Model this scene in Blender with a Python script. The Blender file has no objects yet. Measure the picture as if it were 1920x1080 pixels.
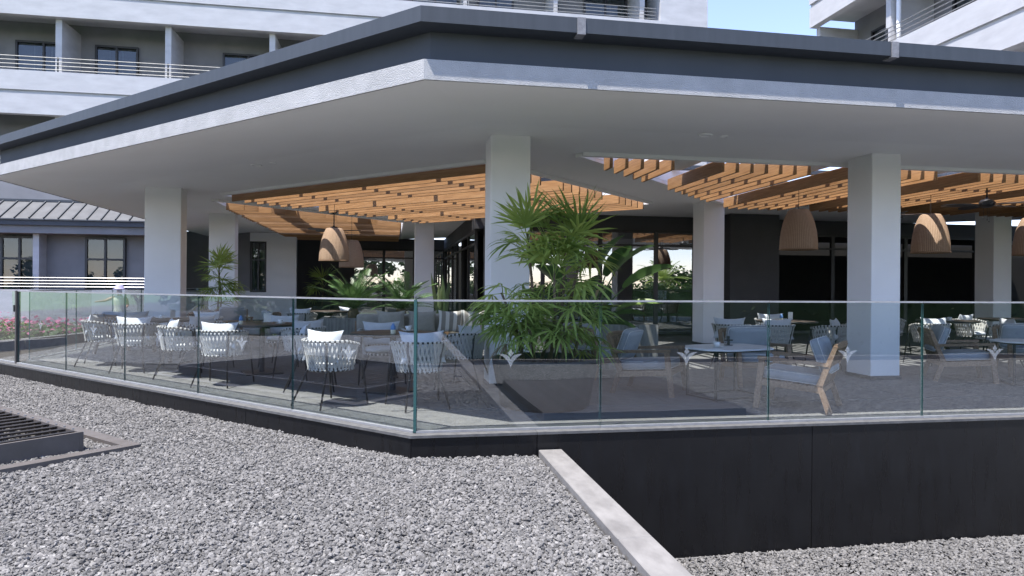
import bpy, math, random
from mathutils import Vector, Matrix, Euler
from mathutils.geometry import tessellate_polygon
random.seed(7)
SC = bpy.context.scene
COL = SC.collection
R = math.radians
S2 = math.sqrt(0.5)

# ------------------------------------------------------------------ camera, sky, sun, exposure
EYE = 1.215
cam_d = bpy.data.cameras.new('camera'); cam = bpy.data.objects.new('camera', cam_d); COL.objects.link(cam)
cam_d.sensor_width = 36; cam_d.lens = 24.0; cam_d.clip_start = 0.05; cam_d.clip_end = 3000
cam_d.shift_y = -3/1920
cam.matrix_world = Matrix.Translation((0, 0, EYE)) @ Matrix.Rotation(R(-10), 4, 'Z') @ Matrix.Rotation(R(90), 4, 'X') @ Matrix.Rotation(R(0.4), 4, 'Z')
SC.camera = cam

SUN_EL, SUN_AZ = 71.0, 214.0            # azimuth: angle of the direction to the sun, from +X towards +Y
world = bpy.data.worlds.new('World'); SC.world = world; world.use_nodes = True
wn = world.node_tree.nodes; wl = world.node_tree.links
sky = wn.new('ShaderNodeTexSky'); sky.sky_type = 'NISHITA'; sky.sun_disc = False
sky.sun_elevation = R(SUN_EL); sky.sun_rotation = R(90 - SUN_AZ)
sky.air_density = 0.8; sky.dust_density = 0.15; sky.ozone_density = 1.8
tn = wn.new('ShaderNodeMix'); tn.data_type = 'RGBA'; tn.blend_type = 'MULTIPLY'; tn.inputs[0].default_value = 1.0; tn.inputs[7].default_value = (1.08, .925, .94, 1)
wl.new(sky.outputs[0], tn.inputs[6]); wl.new(tn.outputs[2], wn['Background'].inputs[0]); wn['Background'].inputs[1].default_value = 0.14
sun_d = bpy.data.lights.new('sun', 'SUN'); sun = bpy.data.objects.new('sun', sun_d); COL.objects.link(sun)
sun_d.energy = 3.2; sun_d.angle = R(0.53); sun_d.color = (1.0, 0.955, 0.90)
sv = Vector((math.cos(R(SUN_EL))*math.cos(R(SUN_AZ)), math.cos(R(SUN_EL))*math.sin(R(SUN_AZ)), math.sin(R(SUN_EL))))
sun.rotation_euler = sv.to_track_quat('Z', 'Y').to_euler(); sun.location = sv*60
SC.view_settings.view_transform = 'Standard'; SC.view_settings.look = 'None'
SC.view_settings.gamma = 1; SC.view_settings.use_curve_mapping = False
SC.view_settings.exposure = 1.7
SC.cycles.max_bounces = 10; SC.cycles.diffuse_bounces = 5; SC.cycles.glossy_bounces = 4
SC.cycles.transparent_max_bounces = 24; SC.cycles.transmission_bounces = 6
SC.cycles.use_denoising = True; SC.cycles.sample_clamp_indirect = 6.0
SC.cycles.caustics_reflective = False; SC.cycles.caustics_refractive = False

# ------------------------------------------------------------------ materials
def newmat(name):
    m = bpy.data.materials.new(name); m.use_nodes = True
    nt = m.node_tree; return m, nt, nt.nodes['Principled BSDF']
def ramp(nt, fac, c0, c1, p0=0.0, p1=1.0, mid=None):
    r = nt.nodes.new('ShaderNodeValToRGB'); e = r.color_ramp.elements
    e[0].position = p0; e[0].color = (*c0, 1); e[1].position = p1; e[1].color = (*c1, 1)
    if mid: q = e.new(mid[0]); q.color = (*mid[1], 1)
    nt.links.new(fac, r.inputs[0]); return r.outputs[0]
def coord(nt, kind='Object', scale=(1, 1, 1)):
    c = nt.nodes.new('ShaderNodeTexCoord'); mp = nt.nodes.new('ShaderNodeMapping')
    mp.inputs['Scale'].default_value = scale; nt.links.new(c.outputs[kind], mp.inputs[0]); return mp.outputs[0]
def noise(nt, vec, scale, detail=4, rough=0.55):
    n = nt.nodes.new('ShaderNodeTexNoise'); n.inputs['Scale'].default_value = scale
    n.inputs['Detail'].default_value = detail; n.inputs['Roughness'].default_value = rough
    if vec is not None: nt.links.new(vec, n.inputs['Vector'])
    return n.outputs[0]
def bump(nt, bsdf, h, strength, dist):
    b = nt.nodes.new('ShaderNodeBump'); b.inputs['Strength'].default_value = strength; b.inputs['Distance'].default_value = dist
    nt.links.new(h, b.inputs['Height']); nt.links.new(b.outputs[0], bsdf.inputs['Normal']); return b
def mixc(nt, fac, a, b, mode='MIX'):
    m = nt.nodes.new('ShaderNodeMix'); m.data_type = 'RGBA'; m.blend_type = mode
    for s, v in ((m.inputs[0], fac), (m.inputs[6], a), (m.inputs[7], b)):
        if isinstance(v, (int, float)): s.default_value = v
        elif isinstance(v, tuple): s.default_value = (*v, 1)
        else: nt.links.new(v, s)
    return m.outputs[2]
def plain(name, c0, c1, rough=0.7, scale=6, bs=0.15, bscale=80, bdist=0.004, metal=0.0, spec=0.5, stretch=(1, 1, 1), kind='Object'):
    m, nt, b = newmat(name); v = coord(nt, kind, stretch)
    nt.links.new(ramp(nt, noise(nt, v, scale, 6), c0, c1, .3, .7), b.inputs['Base Color'])
    b.inputs['Roughness'].default_value = rough; b.inputs['Metallic'].default_value = metal
    b.inputs['Specular IOR Level'].default_value = spec
    if bs: bump(nt, b, noise(nt, v, bscale, 3), bs, bdist)
    return m
M = {}
M['plaster'] = plain('white_plaster', (.80, .80, .80), (.86, .86, .86), .85, 1.2, .25, 160, .003)
M['stucco'] = plain('rough_white_stucco', (.36, .36, .36), (.45, .45, .45), .9, 5, .9, 110, .012)
M['soffit'] = plain('soffit_paint', (.86, .86, .85), (.92, .92, .91), .85, .5, .06, 60, .003)
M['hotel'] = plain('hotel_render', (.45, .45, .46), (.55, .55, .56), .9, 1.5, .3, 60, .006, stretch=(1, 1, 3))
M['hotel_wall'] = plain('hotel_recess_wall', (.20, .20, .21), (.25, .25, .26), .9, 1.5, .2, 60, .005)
M['blue_grey'] = plain('blue_grey_render', (.064, .071, .082), (.076, .083, .095), .8, 2, .2, 90, .003)
M['gutter'] = plain('dark_grey_coated_metal', (.036, .043, .052), (.048, .056, .066), .55, 3, .05, 30, .002, stretch=(4, 4, .4))
M['tape'] = plain('grey_joint_tape', (.16, .16, .17), (.24, .24, .25), .7, 30, .4, 60, .004)
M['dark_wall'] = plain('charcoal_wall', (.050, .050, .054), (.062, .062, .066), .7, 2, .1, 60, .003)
M['black_metal'] = plain('black_powder_coated_metal', (.018, .018, .02), (.028, .028, .03), .4, 8, 0)
M['bronze'] = plain('bronze_painted_metal', (.05, .045, .042), (.065, .06, .056), .45, 6, 0)
M['louvre'] = plain('dusty_brown_louvre_metal', (.085, .075, .068), (.115, .102, .095), .5, 6, .1, 40, .002)
M['steel'] = plain('brushed_steel', (.30, .30, .30), (.40, .40, .40), .4, 12, 0, metal=.6)
M['alu'] = plain('pale_aluminium', (.30, .30, .305), (.38, .38, .38), .45, 12, 0, metal=.4)
M['panel'] = plain('black_gloss_panel', (.006, .006, .007), (.010, .010, .011), .28, 2, .02, 3, .01, spec=.35)
M['cap'] = plain('grey_stone_cap', (.07, .07, .07), (.12, .118, .115), .7, 14, .2, 60, .003)
M['kerb'] = plain('pale_granite_kerb', (.14, .133, .127), (.235, .225, .215), .75, 9, .45, 70, .004, stretch=(1, .5, 1))
M['concrete'] = plain('board_marked_concrete', (.16, .16, .155), (.34, .33, .31), .9, 5, .6, 25, .012, stretch=(6, 6, .6))
M['room'] = plain('painted_dim_room', (.014, .014, .015), (.022, .021, .02), .8, 3, 0)  # near-black colour paints in the dimness of the unlit interior
M['rope'] = plain('pale_grey_rope', (.43, .42, .395), (.55, .535, .505), .85, 60, .4, 200, .002)
M['white_fabric'] = plain('pale_grey_fabric', (.50, .515, .54), (.60, .615, .635), .9, 5, .15, 300, .001)
M['blue_fabric'] = plain('slate_blue_fabric', (.29, .315, .345), (.37, .395, .425), .9, 6, .2, 300, .001)
M['beige_fabric'] = plain('beige_linen', (.33, .31, .28), (.42, .395, .355), .95, 8, .2, 250, .001)
M['piping'] = plain('white_piping', (.6, .6, .6), (.68, .68, .68), .8, 20, 0)
M['planter'] = plain('dark_green_black_planter', (.018, .024, .024), (.03, .038, .038), .5, 8, .1, 40, .003)
M['soil'] = plain('planting_soil', (.03, .025, .02), (.07, .06, .05), .95, 30, .8, 60, .02)
M['cane'] = plain('brown_cane', (.07, .05, .03), (.16, .12, .07), .85, 25, .5, 60, .004)
M['marble'] = plain('grey_white_marble', (.60, .62, .63), (.78, .78, .78), .35, 4, 0)
M['curtain'] = plain('pale_curtain', (.40, .42, .40), (.56, .57, .54), .9, 3, .6, 9, .03, stretch=(5, 5, .05))
M['skin'] = plain('skin', (.45, .26, .18), (.52, .31, .22), .6, 8, 0)
M['lavender'] = plain('lavender_cloth', (.30, .29, .50), (.36, .35, .58), .9, 8, .1, 100, .002)
M['pale_cloth'] = plain('pale_yellow_cloth', (.55, .55, .42), (.64, .63, .50), .9, 8, .1, 100, .002)
M['bottle'] = plain('sun_cream_bottle', (.10, .22, .45), (.14, .28, .55), .35, 3, 0)
M['cream_bottle'] = plain('cream_bottle', (.62, .58, .42), (.7, .66, .5), .4, 3, 0)
M['zinc'] = plain('standing_seam_zinc', (.065, .068, .075), (.10, .104, .112), .6, 3, .1, 20, .003)
M['hat_white'] = plain('white_ceramic', (.7, .7, .68), (.78, .78, .76), .4, 5, 0)

def wood(name, c0, c1, c2, rough=.55):
    m, nt, b = newmat(name)
    oi = nt.nodes.new('ShaderNodeObjectInfo')
    c = nt.nodes.new('ShaderNodeTexCoord'); mp = nt.nodes.new('ShaderNodeMapping'); mp.inputs['Scale'].default_value = (1.2, 22, 22)
    nt.links.new(c.outputs['Object'], mp.inputs[0])
    cb = nt.nodes.new('ShaderNodeCombineXYZ'); mul = nt.nodes.new('ShaderNodeMath'); mul.operation = 'MULTIPLY'; mul.inputs[1].default_value = 37
    nt.links.new(oi.outputs['Random'], mul.inputs[0]); nt.links.new(mul.outputs[0], cb.inputs[0]); nt.links.new(cb.outputs[0], mp.inputs['Location'])
    n = noise(nt, mp.outputs[0], 2.2, 5, .6)
    col = ramp(nt, n, c0, c2, .25, .78, (.5, c1))
    br = nt.nodes.new('ShaderNodeMath'); br.operation = 'MULTIPLY_ADD'; br.inputs[1].default_value = .45; br.inputs[2].default_value = .76
    nt.links.new(oi.outputs['Random'], br.inputs[0])
    cbr = nt.nodes.new('ShaderNodeCombineColor')
    for i in range(3): nt.links.new(br.outputs[0], cbr.inputs[i])
    nt.links.new(mixc(nt, 1.0, col, cbr.outputs[0], 'MULTIPLY'), b.inputs['Base Color'])
    b.inputs['Roughness'].default_value = rough; bump(nt, b, n, .2, .004); return m
M['larch'] = wood('golden_larch', (.27, .135, .055), (.40, .215, .092), (.53, .315, .15))
M['teak'] = wood('weathered_teak', (.17, .11, .07), (.26, .17, .11), (.35, .245, .165))
M['deckwood'] = wood('grey_brown_tabletop', (.07, .05, .04), (.11, .08, .065), (.15, .115, .09))

def glassmat(name, tint, refl, boost=1.0):
    """Thin pane: clear with a slight tint, Fresnel reflection on the face the light enters."""
    m, nt, b = newmat(name); nt.nodes.remove(b); out = nt.nodes['Material Output']
    fr = nt.nodes.new('ShaderNodeFresnel'); fr.inputs['IOR'].default_value = 1.5
    geo = nt.nodes.new('ShaderNodeNewGeometry')
    inv = nt.nodes.new('ShaderNodeMath'); inv.operation = 'SUBTRACT'; inv.inputs[0].default_value = 1.0
    nt.links.new(geo.outputs['Backfacing'], inv.inputs[1])
    ma = nt.nodes.new('ShaderNodeMath'); ma.operation = 'MULTIPLY_ADD'; ma.inputs[1].default_value = boost; ma.inputs[2].default_value = refl
    nt.links.new(fr.outputs[0], ma.inputs[0])
    mu = nt.nodes.new('ShaderNodeMath'); mu.operation = 'MULTIPLY'; mu.use_clamp = True
    nt.links.new(ma.outputs[0], mu.inputs[0]); nt.links.new(inv.outputs[0], mu.inputs[1])
    tr = nt.nodes.new('ShaderNodeBsdfTransparent'); tr.inputs[0].default_value = (*tint, 1)
    gl = nt.nodes.new('ShaderNodeBsdfGlossy'); gl.inputs['Roughness'].default_value = 0.0; gl.inputs[0].default_value = (.95, .98, 1, 1)
    v = coord(nt, 'Object'); bp = nt.nodes.new('ShaderNodeBump'); bp.inputs['Strength'].default_value = .06; bp.inputs['Distance'].default_value = .02
    nt.links.new(noise(nt, v, 1.3, 1), bp.inputs['Height']); nt.links.new(bp.outputs[0], gl.inputs['Normal'])
    mx = nt.nodes.new('ShaderNodeMixShader')
    nt.links.new(mu.outputs[0], mx.inputs[0]); nt.links.new(tr.outputs[0], mx.inputs[1]); nt.links.new(gl.outputs[0], mx.inputs[2])
    nt.links.new(mx.outputs[0], out.inputs[0]); return m
M['glass'] = glassmat('balustrade_glass', (.935, .965, .965), .080, 1.7)
M['hotel_pane'] = glassmat('hotel_window_glass', (.62, .66, .68), .02, 1.1)
M['pane'] = glassmat('coated_window_glass', (.72, .76, .78), .30, 1.4)
m, nt, b = newmat('green_glass_edge'); b.inputs['Base Color'].default_value = (.03, .085, .085, 1); b.inputs['Roughness'].default_value = .2; M['glass_edge'] = m
m, nt, b = newmat('frosted_emblem'); b.inputs['Base Color'].default_value = (.62, .66, .68, 1); b.inputs['Roughness'].default_value = .6; b.inputs['Alpha'].default_value = .16; M['frost'] = m

m = M['panel']; nt = m.node_tree; b = nt.nodes['Principled BSDF']; v = coord(nt, 'Object', (3, 3, .35))
nt.links.new(ramp(nt, noise(nt, v, 4, 6, .65), (.22, .22, .22), (.50, .50, .50), .35, .75), b.inputs['Roughness'])
# stone floor, slab joints are geometry
M['floor'] = plain('grey_stone_paving', (.11, .11, .11), (.16, .157, .15), .75, 7, .25, 60, .003)
m, nt, b = newmat('grass'); v = coord(nt)
nt.links.new(ramp(nt, noise(nt, v, .8, 8), (.035, .075, .02), (.085, .15, .04), .3, .7), b.inputs['Base Color']); b.inputs['Roughness'].default_value = .9
bump(nt, b, noise(nt, v, 30, 3), .8, .04); M['grass'] = m
# gravel bed under and beyond the modelled stones
m, nt, b = newmat('gravel_bed'); v = coord(nt)
vo = nt.nodes.new('ShaderNodeTexVoronoi'); vo.inputs['Scale'].default_value = 28; nt.links.new(v, vo.inputs['Vector'])
sep = nt.nodes.new('ShaderNodeSeparateColor'); nt.links.new(vo.outputs['Color'], sep.inputs[0])
nt.links.new(ramp(nt, sep.outputs[0], (.04, .04, .041), (.33, .325, .32), 0, 1), b.inputs['Base Color'])
b.inputs['Roughness'].default_value = .9; b.inputs['Specular IOR Level'].default_value = .2
iv = nt.nodes.new('ShaderNodeMath'); iv.operation = 'SUBTRACT'; iv.inputs[0].default_value = 1; nt.links.new(vo.outputs['Distance'], iv.inputs[1])
bump(nt, b, iv.outputs[0], 1.0, .03); M['gravel_bed'] = m
m, nt, b = newmat('gravel_stone'); oi = nt.nodes.new('ShaderNodeObjectInfo'); v = coord(nt)
base = ramp(nt, oi.outputs['Random'], (.105, .103, .101), (.29, .28, .27), 0, 1, (.95, (.222, .217, .212)))
nz = ramp(nt, noise(nt, v, 2.5, 4), (.72, .72, .72), (1.12, 1.1, 1.08), .3, .7)
nt.links.new(mixc(nt, 1.0, base, nz, 'MULTIPLY'), b.inputs['Base Color']); b.inputs['Roughness'].default_value = .9; b.inputs['Specular IOR Level'].default_value = .25
M['stone'] = m
# wicker: woven bands
m, nt, b = newmat('brown_wicker')
c = nt.nodes.new('ShaderNodeTexCoord'); sx = nt.nodes.new('ShaderNodeSeparateXYZ'); nt.links.new(c.outputs['UV'], sx.inputs[0])
w1 = nt.nodes.new('ShaderNodeTexWave'); w1.bands_direction = 'X'; w1.inputs['Scale'].default_value = 9; w1.inputs['Distortion'].default_value = .6; nt.links.new(c.outputs['UV'], w1.inputs[0])
w2 = nt.nodes.new('ShaderNodeTexWave'); w2.bands_direction = 'Y'; w2.inputs['Scale'].default_value = 14; w2.inputs['Distortion'].default_value = .5; nt.links.new(c.outputs['UV'], w2.inputs[0])
mm = nt.nodes.new('ShaderNodeMath'); mm.operation = 'MULTIPLY'; nt.links.new(w1.outputs['Fac'], mm.inputs[0]); nt.links.new(w2.outputs['Fac'], mm.inputs[1])
col = ramp(nt, mm.outputs[0], (.22, .13, .07), (.70, .52, .36), 0, .8)
nt.links.new(mixc(nt, .35, col, ramp(nt, noise(nt, c.outputs['UV'], 12, 5), (.3, .18, .10), (.62, .45, .31)), 'MIX'), b.inputs['Base Color'])
b.inputs['Roughness'].default_value = .7; bump(nt, b, mm.outputs[0], .9, .01); M['wicker'] = m
def leafmat(name, c0, c1, trans=.35, rough=.45):
    m, nt, b = newmat(name); v = coord(nt); oi = nt.nodes.new('ShaderNodeObjectInfo')
    mixf = nt.nodes.new('ShaderNodeMath'); mixf.operation = 'MULTIPLY_ADD'; mixf.inputs[1].default_value = .55
    nt.links.new(oi.outputs['Random'], mixf.inputs[0]); n = noise(nt, v, 3.5, 3); 
    sc_ = nt.nodes.new('ShaderNodeMath'); sc_.operation = 'MULTIPLY'; sc_.inputs[1].default_value = .5; nt.links.new(n, sc_.inputs[0]); nt.links.new(sc_.outputs[0], mixf.inputs[2])
    colr = ramp(nt, mixf.outputs[0], c0, c1, .1, .85); nt.links.new(colr, b.inputs['Base Color']); b.inputs['Roughness'].default_value = rough
    tl = nt.nodes.new('ShaderNodeBsdfTranslucent'); nt.links.new(colr, tl.inputs[0]); mx = nt.nodes.new('ShaderNodeMixShader'); mx.inputs[0].default_value = trans
    nt.links.new(b.outputs[0], mx.inputs[1]); nt.links.new(tl.outputs[0], mx.inputs[2]); nt.links.new(mx.outputs[0], nt.nodes['Material Output'].inputs[0]); return m
M['leaf'] = leafmat('palm_leaf', (.09, .18, .032), (.46, .56, .15), .45)
M['leaf_dark'] = leafmat('dark_glossy_leaf', (.035, .085, .025), (.10, .19, .055), .2, .35)
M['leaf_dry'] = leafmat('dry_leaf', (.25, .17, .10), (.42, .33, .22), .3, .7)
M['leaf_tree'] = leafmat('tree_leaf', (.03, .065, .015), (.08, .14, .035), .3, .6)
M['snake'] = leafmat('snake_plant_leaf', (.04, .085, .03), (.16, .20, .08), .1, .4)
M['pink'] = leafmat('pink_petals', (.45, .10, .22), (.62, .20, .34), .3, .7)

# ------------------------------------------------------------------ mesh helpers
class MB:
    def __init__(s): s.v = []; s.f = []; s.uv = None
    def add(s, vs, fs):
        o = len(s.v); s.v += [tuple(p) for p in vs]; s.f += [tuple(i+o for i in f) for f in fs]; return s
    def box(s, x0, y0, z0, x1, y1, z1):
        return s.add([(x0,y0,z0),(x1,y0,z0),(x1,y1,z0),(x0,y1,z0),(x0,y0,z1),(x1,y0,z1),(x1,y1,z1),(x0,y1,z1)],
                     [(0,3,2,1),(4,5,6,7),(0,1,5,4),(1,2,6,5),(2,3,7,6),(3,0,4,7)])
    def bar(s, a, b, w, h, up=(0, 0, 1), w2=None, h2=None):
        a = Vector(a); b = Vector(b); d = (b-a).normalized(); u = Vector(up); sd = d.cross(u)
        if sd.length < 1e-4: sd = d.cross(Vector((0, 1, 0)))
        sd.normalize(); u = sd.cross(d); w2 = w2 or w; h2 = h2 or h; vs = []
        for p, ww, hh in ((a, w, h), (b, w2, h2)):
            for i, j in ((-1,-1),(1,-1),(1,1),(-1,1)): vs.append(p + sd*(i*ww/2) + u*(j*hh/2))
        return s.add(vs, [(0,1,2,3),(7,6,5,4),(0,4,5,1),(1,5,6,2),(2,6,7,3),(3,7,4,0)])
    def tube(s, pts, r, n=6, cap=True):
        pts = [Vector(p) for p in pts]; rs = r if isinstance(r, (list, tuple)) else [r]*len(pts); vs = []; fs = []
        prev = None
        for i, p in enumerate(pts):
            d = (pts[min(i+1, len(pts)-1)] - pts[max(i-1, 0)]).normalized()
            if prev is None: sd = d.orthogonal().normalized()
            else:
                sd = prev - d*prev.dot(d); sd = sd.normalized() if sd.length > 1e-5 else d.orthogonal().normalized()
            prev = sd; u = d.cross(sd)
            for k in range(n):
                a = 2*math.pi*k/n; vs.append(p + (sd*math.cos(a) + u*math.sin(a))*rs[i])
        for i in range(len(pts)-1):
            for k in range(n): fs.append((i*n+k, i*n+(k+1) % n, (i+1)*n+(k+1) % n, (i+1)*n+k))
        if cap: fs += [tuple(reversed(range(n))), tuple(range((len(pts)-1)*n, len(pts)*n))]
        return s.add(vs, fs)
    def prism(s, poly, z0, z1):
        n = len(poly)
        if sum(poly[i][0]*poly[(i+1) % n][1]-poly[(i+1) % n][0]*poly[i][1] for i in range(n)) < 0: poly = poly[::-1]
        vs = [(x, y, z0) for x, y in poly] + [(x, y, z1) for x, y in poly]
        fs = [tuple(reversed(range(n))), tuple(range(n, 2*n))] + [(i, (i+1) % n, n+(i+1) % n, n+i) for i in range(n)]
        return s.add(vs, fs)
    def quad(s, a, b, c, d): return s.add([a, b, c, d], [(0, 1, 2, 3)])
    def lathe(s, prof, n=24, uv=False):
        vs = []; fs = []
        for r, z in prof:
            for k in range(n): a = 2*math.pi*k/n; vs.append((r*math.cos(a), r*math.sin(a), z))
        for i in range(len(prof)-1):
            for k in range(n): fs.append((i*n+k, i*n+(k+1) % n, (i+1)*n+(k+1) % n, (i+1)*n+k))
        return s.add(vs, fs)
    def cushion(s, w, d, h, c=(0, 0, 0), rot=None, e1=.35, e2=.22, n=28, m=12):
        def sp(x, e): return math.copysign(abs(x)**e, x)
        vs = []; fs = []
        for j in range(m+1):
            ph = -math.pi/2 + math.pi*j/m
            for i in range(n):
                a = 2*math.pi*i/n
                p = Vector((w/2*sp(math.cos(ph), e1)*sp(math.cos(a), e2), d/2*sp(math.cos(ph), e1)*sp(math.sin(a), e2), h/2*sp(math.sin(ph), e1*1.6)))
                if rot is not None: p = rot @ p
                vs.append(p + Vector(c))
        for j in range(m):
            for i in range(n): fs.append((j*n+i, j*n+(i+1) % n, (j+1)*n+(i+1) % n, (j+1)*n+i))
        return s.add(vs, fs)
    def mesh(s, name, mat, smooth=False):
        me = bpy.data.meshes.new(name); me.from_pydata(s.v, [], s.f); me.validate()
        if mat is not None: me.materials.append(mat if not isinstance(mat, str) else M[mat])
        if smooth: me.polygons.foreach_set('use_smooth', [True]*len(me.polygons))
        me.update(); return me
    def build(s, name, mat, parent=None, smooth=False, loc=None, rotz=0):
        return obj(name, s.mesh(name, mat, smooth), parent, loc, rotz)
def obj(name, me, parent=None, loc=None, rotz=0):
    o = bpy.data.objects.new(name, me); COL.objects.link(o)
    if parent is not None: o.parent = parent
    if loc is not None: o.location = loc
    if rotz: o.rotation_euler.z = rotz
    return o
LABELS = {}
def tag(o, label=None, cat=None, group=None, kind=None):
    if label: o['label'] = label; LABELS[label] = LABELS.get(label, 0)+1
    if cat: o['category'] = cat
    if group: o['group'] = group
    if kind: o['kind'] = kind
    return o
def thing(name, label, cat, loc=(0, 0, 0), rotz=0, group=None):
    o = bpy.data.objects.new(name, None); COL.objects.link(o); o.location = loc; o.rotation_euler.z = rotz; o.empty_display_size = .2
    return tag(o, label, cat, group)
KIDS = {}
def kids(o): return [c for c in bpy.data.objects if c.parent == o]
def snapshot(root):
    """(child, [sub children]) list of a prototype so that copies need no searching"""
    return [(c, kids(c)) for c in kids(root)]
def dup(root, snap, label, loc, rotz, group=None):
    r = root.copy(); COL.objects.link(r); r.location = loc; r.rotation_euler.z = rotz
    tag(r, label, None, group)
    for c, gs in snap:
        d = c.copy(); COL.objects.link(d); d.parent = r
        for g in gs:
            h = g.copy(); COL.objects.link(h); h.parent = d
    return r
def struct(o): o['kind'] = 'structure'; return o
def bevel(o, w=.008):
    md = o.modifiers.new('bevel', 'BEVEL'); md.width = w; md.segments = 1; md.limit_method = 'ANGLE'; return o
def UV(u, v): return ((v-u)*S2, (u+v)*S2)     # wing frame (u along the left facade, v inward) -> world

# ================================================================== SETTING
g = MB(); g.quad((-900, -900, -1.45), (900, -900, -1.45), (900, 900, -1.45), (-900, 900, -1.45))
struct(g.build('ground', 'grass'))
# upper gravel roof deck left of the kerb, with its sides down to the lawn
VW = 4.10                                     # outer face of the left base wall (v)
pt = [(1.21, -.55), (1.21, 5.60), (.19, 5.61), UV(14.5, VW), (-14, UV(14.5, VW)[1]), (-14, -.55)]
g = MB(); g.prism(pt, -1.44, -.205); struct(g.build('gravel_deck', 'gravel_bed'))
g = MB(); g.box(1.43, -9.0, -1.44, 26, 5.62, -1.15); struct(g.build('lower_gravel_bed', 'gravel_bed'))
g = MB(); g.box(-14, -.70, -1.44, 1.21, -.56, -.16); struct(g.build('gravel_edging', 'kerb'))
g = MB(); g.box(1.42, -9.2, -1.44, 26, -9.01, -1.02); struct(g.build('lower_gravel_edging', 'kerb'))
# garden ground on the far left
g = MB(); g.prism([(-60, 12.3), (-6.05, 12.2), (-6.05, 24.4), (-60, 24.4)], -1.3, -.22); struct(g.build('garden_ground', 'soil'))
# terrace platform, a closed slab under the paving
TER = [(.24, 5.74), UV(12.4, 4.22), (-5.72, 12.2), (-5.72, 27), (26, 27), (26, 5.74)]
g = MB(); g.prism(TER, -1.3, -.03); struct(g.build('terrace_slab', 'floor'))
fl = thing('terrace_paving', 'x', 'x'); fl.name = 'terrace_paving'
for k in ('label', 'category'): del fl[k]
LABELS.clear(); struct(fl)
def inside(x, y): return y > 5.95 and (x+y)*S2 > 4.5 and x > -5.5
tile = None; ts = .96
for i in range(-6, 20):
    for j in range(6, 20):
        x, y = i*ts, j*ts
        if not all(inside(a, b_) for a, b_ in ((x, y), (x+ts, y), (x, y+ts), (x+ts, y+ts))): continue
        if x > 16 or (y > 15.5 and x > 1.5): continue
        if tile is None:
            t = MB(); t.box(.004, .004, -.03, ts-.004, ts-.004, 0); tile = t.mesh('paving_slab', 'floor')
        obj('paving_slab', tile, fl, (x, y, random.uniform(-.0012, 0)))
# border of cut slabs along the edge: one sheet just below the slabs
g = MB(); g.prism([(.34, 5.80), UV(12.3, 4.32), (-5.62, 12.2), (-5.62, 26.9), (25.9, 26.9), (25.9, 5.80)], -.03, -.006)
b_ = g.build('border_slabs', 'floor', fl)

# ================================================================== PAVILION
pav = thing('terrace_pavilion', 'low white pavilion with deep flat roof over the dining terrace', 'pavilion')
ZE, ZC = 2.87, 3.03
EDGE = [(26, 5.50), (5.742-5.50, 5.50), (-6.25, 11.99), (-6.25, 31)]
INNER = [(26, 7.55), (6.06/S2-7.55, 7.55), (-4.80, 6.06/S2+4.80), (-4.80, 31)]
A = [UV(5.93, 7.85), UV(5.93, 13.5), UV(12.5, 13.5), UV(12.5, 7.85)]
B = [(-3.70, 15.42), (.30, 19.42), (.30, 26.2), (-3.70, 26.2)]
C = [(2.52, 8.95), (24, 8.95), (24, 13.38), (6.95, 13.38)]
def plate(outer, holes, z, flip):
    polys = [[Vector((x, y, z)) for x, y in outer]] + [[Vector((x, y, z)) for x, y in h] for h in holes]
    tri = tessellate_polygon(polys); vs = [v for p in polys for v in p]; fs = []
    for t in tri:
        a, b, c = (vs[i] for i in t)
        up = (b-a).cross(c-a).z > 0
        fs.append(tuple(t) if up != flip else tuple(reversed(t)))
    return vs, fs
mb = MB(); mb.add(*plate(INNER, (A, B, C), ZC, True))
for i in range(3):
    a, b, c, d = EDGE[i], EDGE[i+1], INNER[i+1], INNER[i]
    mb.quad((*a, ZE), (*b, ZE), (*c, ZC), (*d, ZC))
mb.build('soffit', 'soffit', pav)
RT = 3.42
mb = MB(); mb.add(*plate(EDGE, (A, B, C), RT, False)); mb.build('roof_deck', 'gutter', pav)
for H, nm in ((A, 'a'), (B, 'b'), (C, 'c')):
    mb = MB()
    for i in range(len(H)):
        a, b = H[i], H[(i+1) % len(H)]; mb.quad((*a, ZC), (*b, ZC), (*b, RT), (*a, RT))
    mb.build('opening_lining', 'plaster', pav)
def offset_poly(o):
    """edge polyline moved outward by o (negative = inward)"""
    yy = 5.50 - o; v = 4.06 - o; xl = -6.25 - o; s = v/S2
    return [(26, yy), (s-yy, yy), (xl, s-xl), (xl, 31)]
def ribbon(name, mat, o0, o1, z0, z1, parent=pav):
    """solid strip following the roof edge between two outward offsets; one mesh per straight run"""
    p, q = offset_poly(o0), offset_poly(o1); out = []
    for i in range(3):
        mb = MB(); a, b, c, d = p[i], p[i+1], q[i+1], q[i]
        vs = [(*a, z0), (*b, z0), (*c, z0), (*d, z0), (*a, z1), (*b, z1), (*c, z1), (*d, z1)]
        mb.add(vs, [(0,3,2,1),(4,5,6,7),(0,1,5,4),(1,2,6,5),(2,3,7,6),(3,0,4,7)]); 
        out.append(mb.build(name, mat, parent))
    return out
ribbon('fascia_band', 'stucco', 0, -.025, ZE-.003, 3.03); ribbon('fascia_ledge', 'stucco', -.026, -.30, 2.96, 3.028)
ribbon('recess_wall', 'blue_grey', -.14, -.28, 3.032, 3.30)
gut = ribbon('gutter', 'gutter', .077, -.30, 3.30, 3.425)
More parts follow.
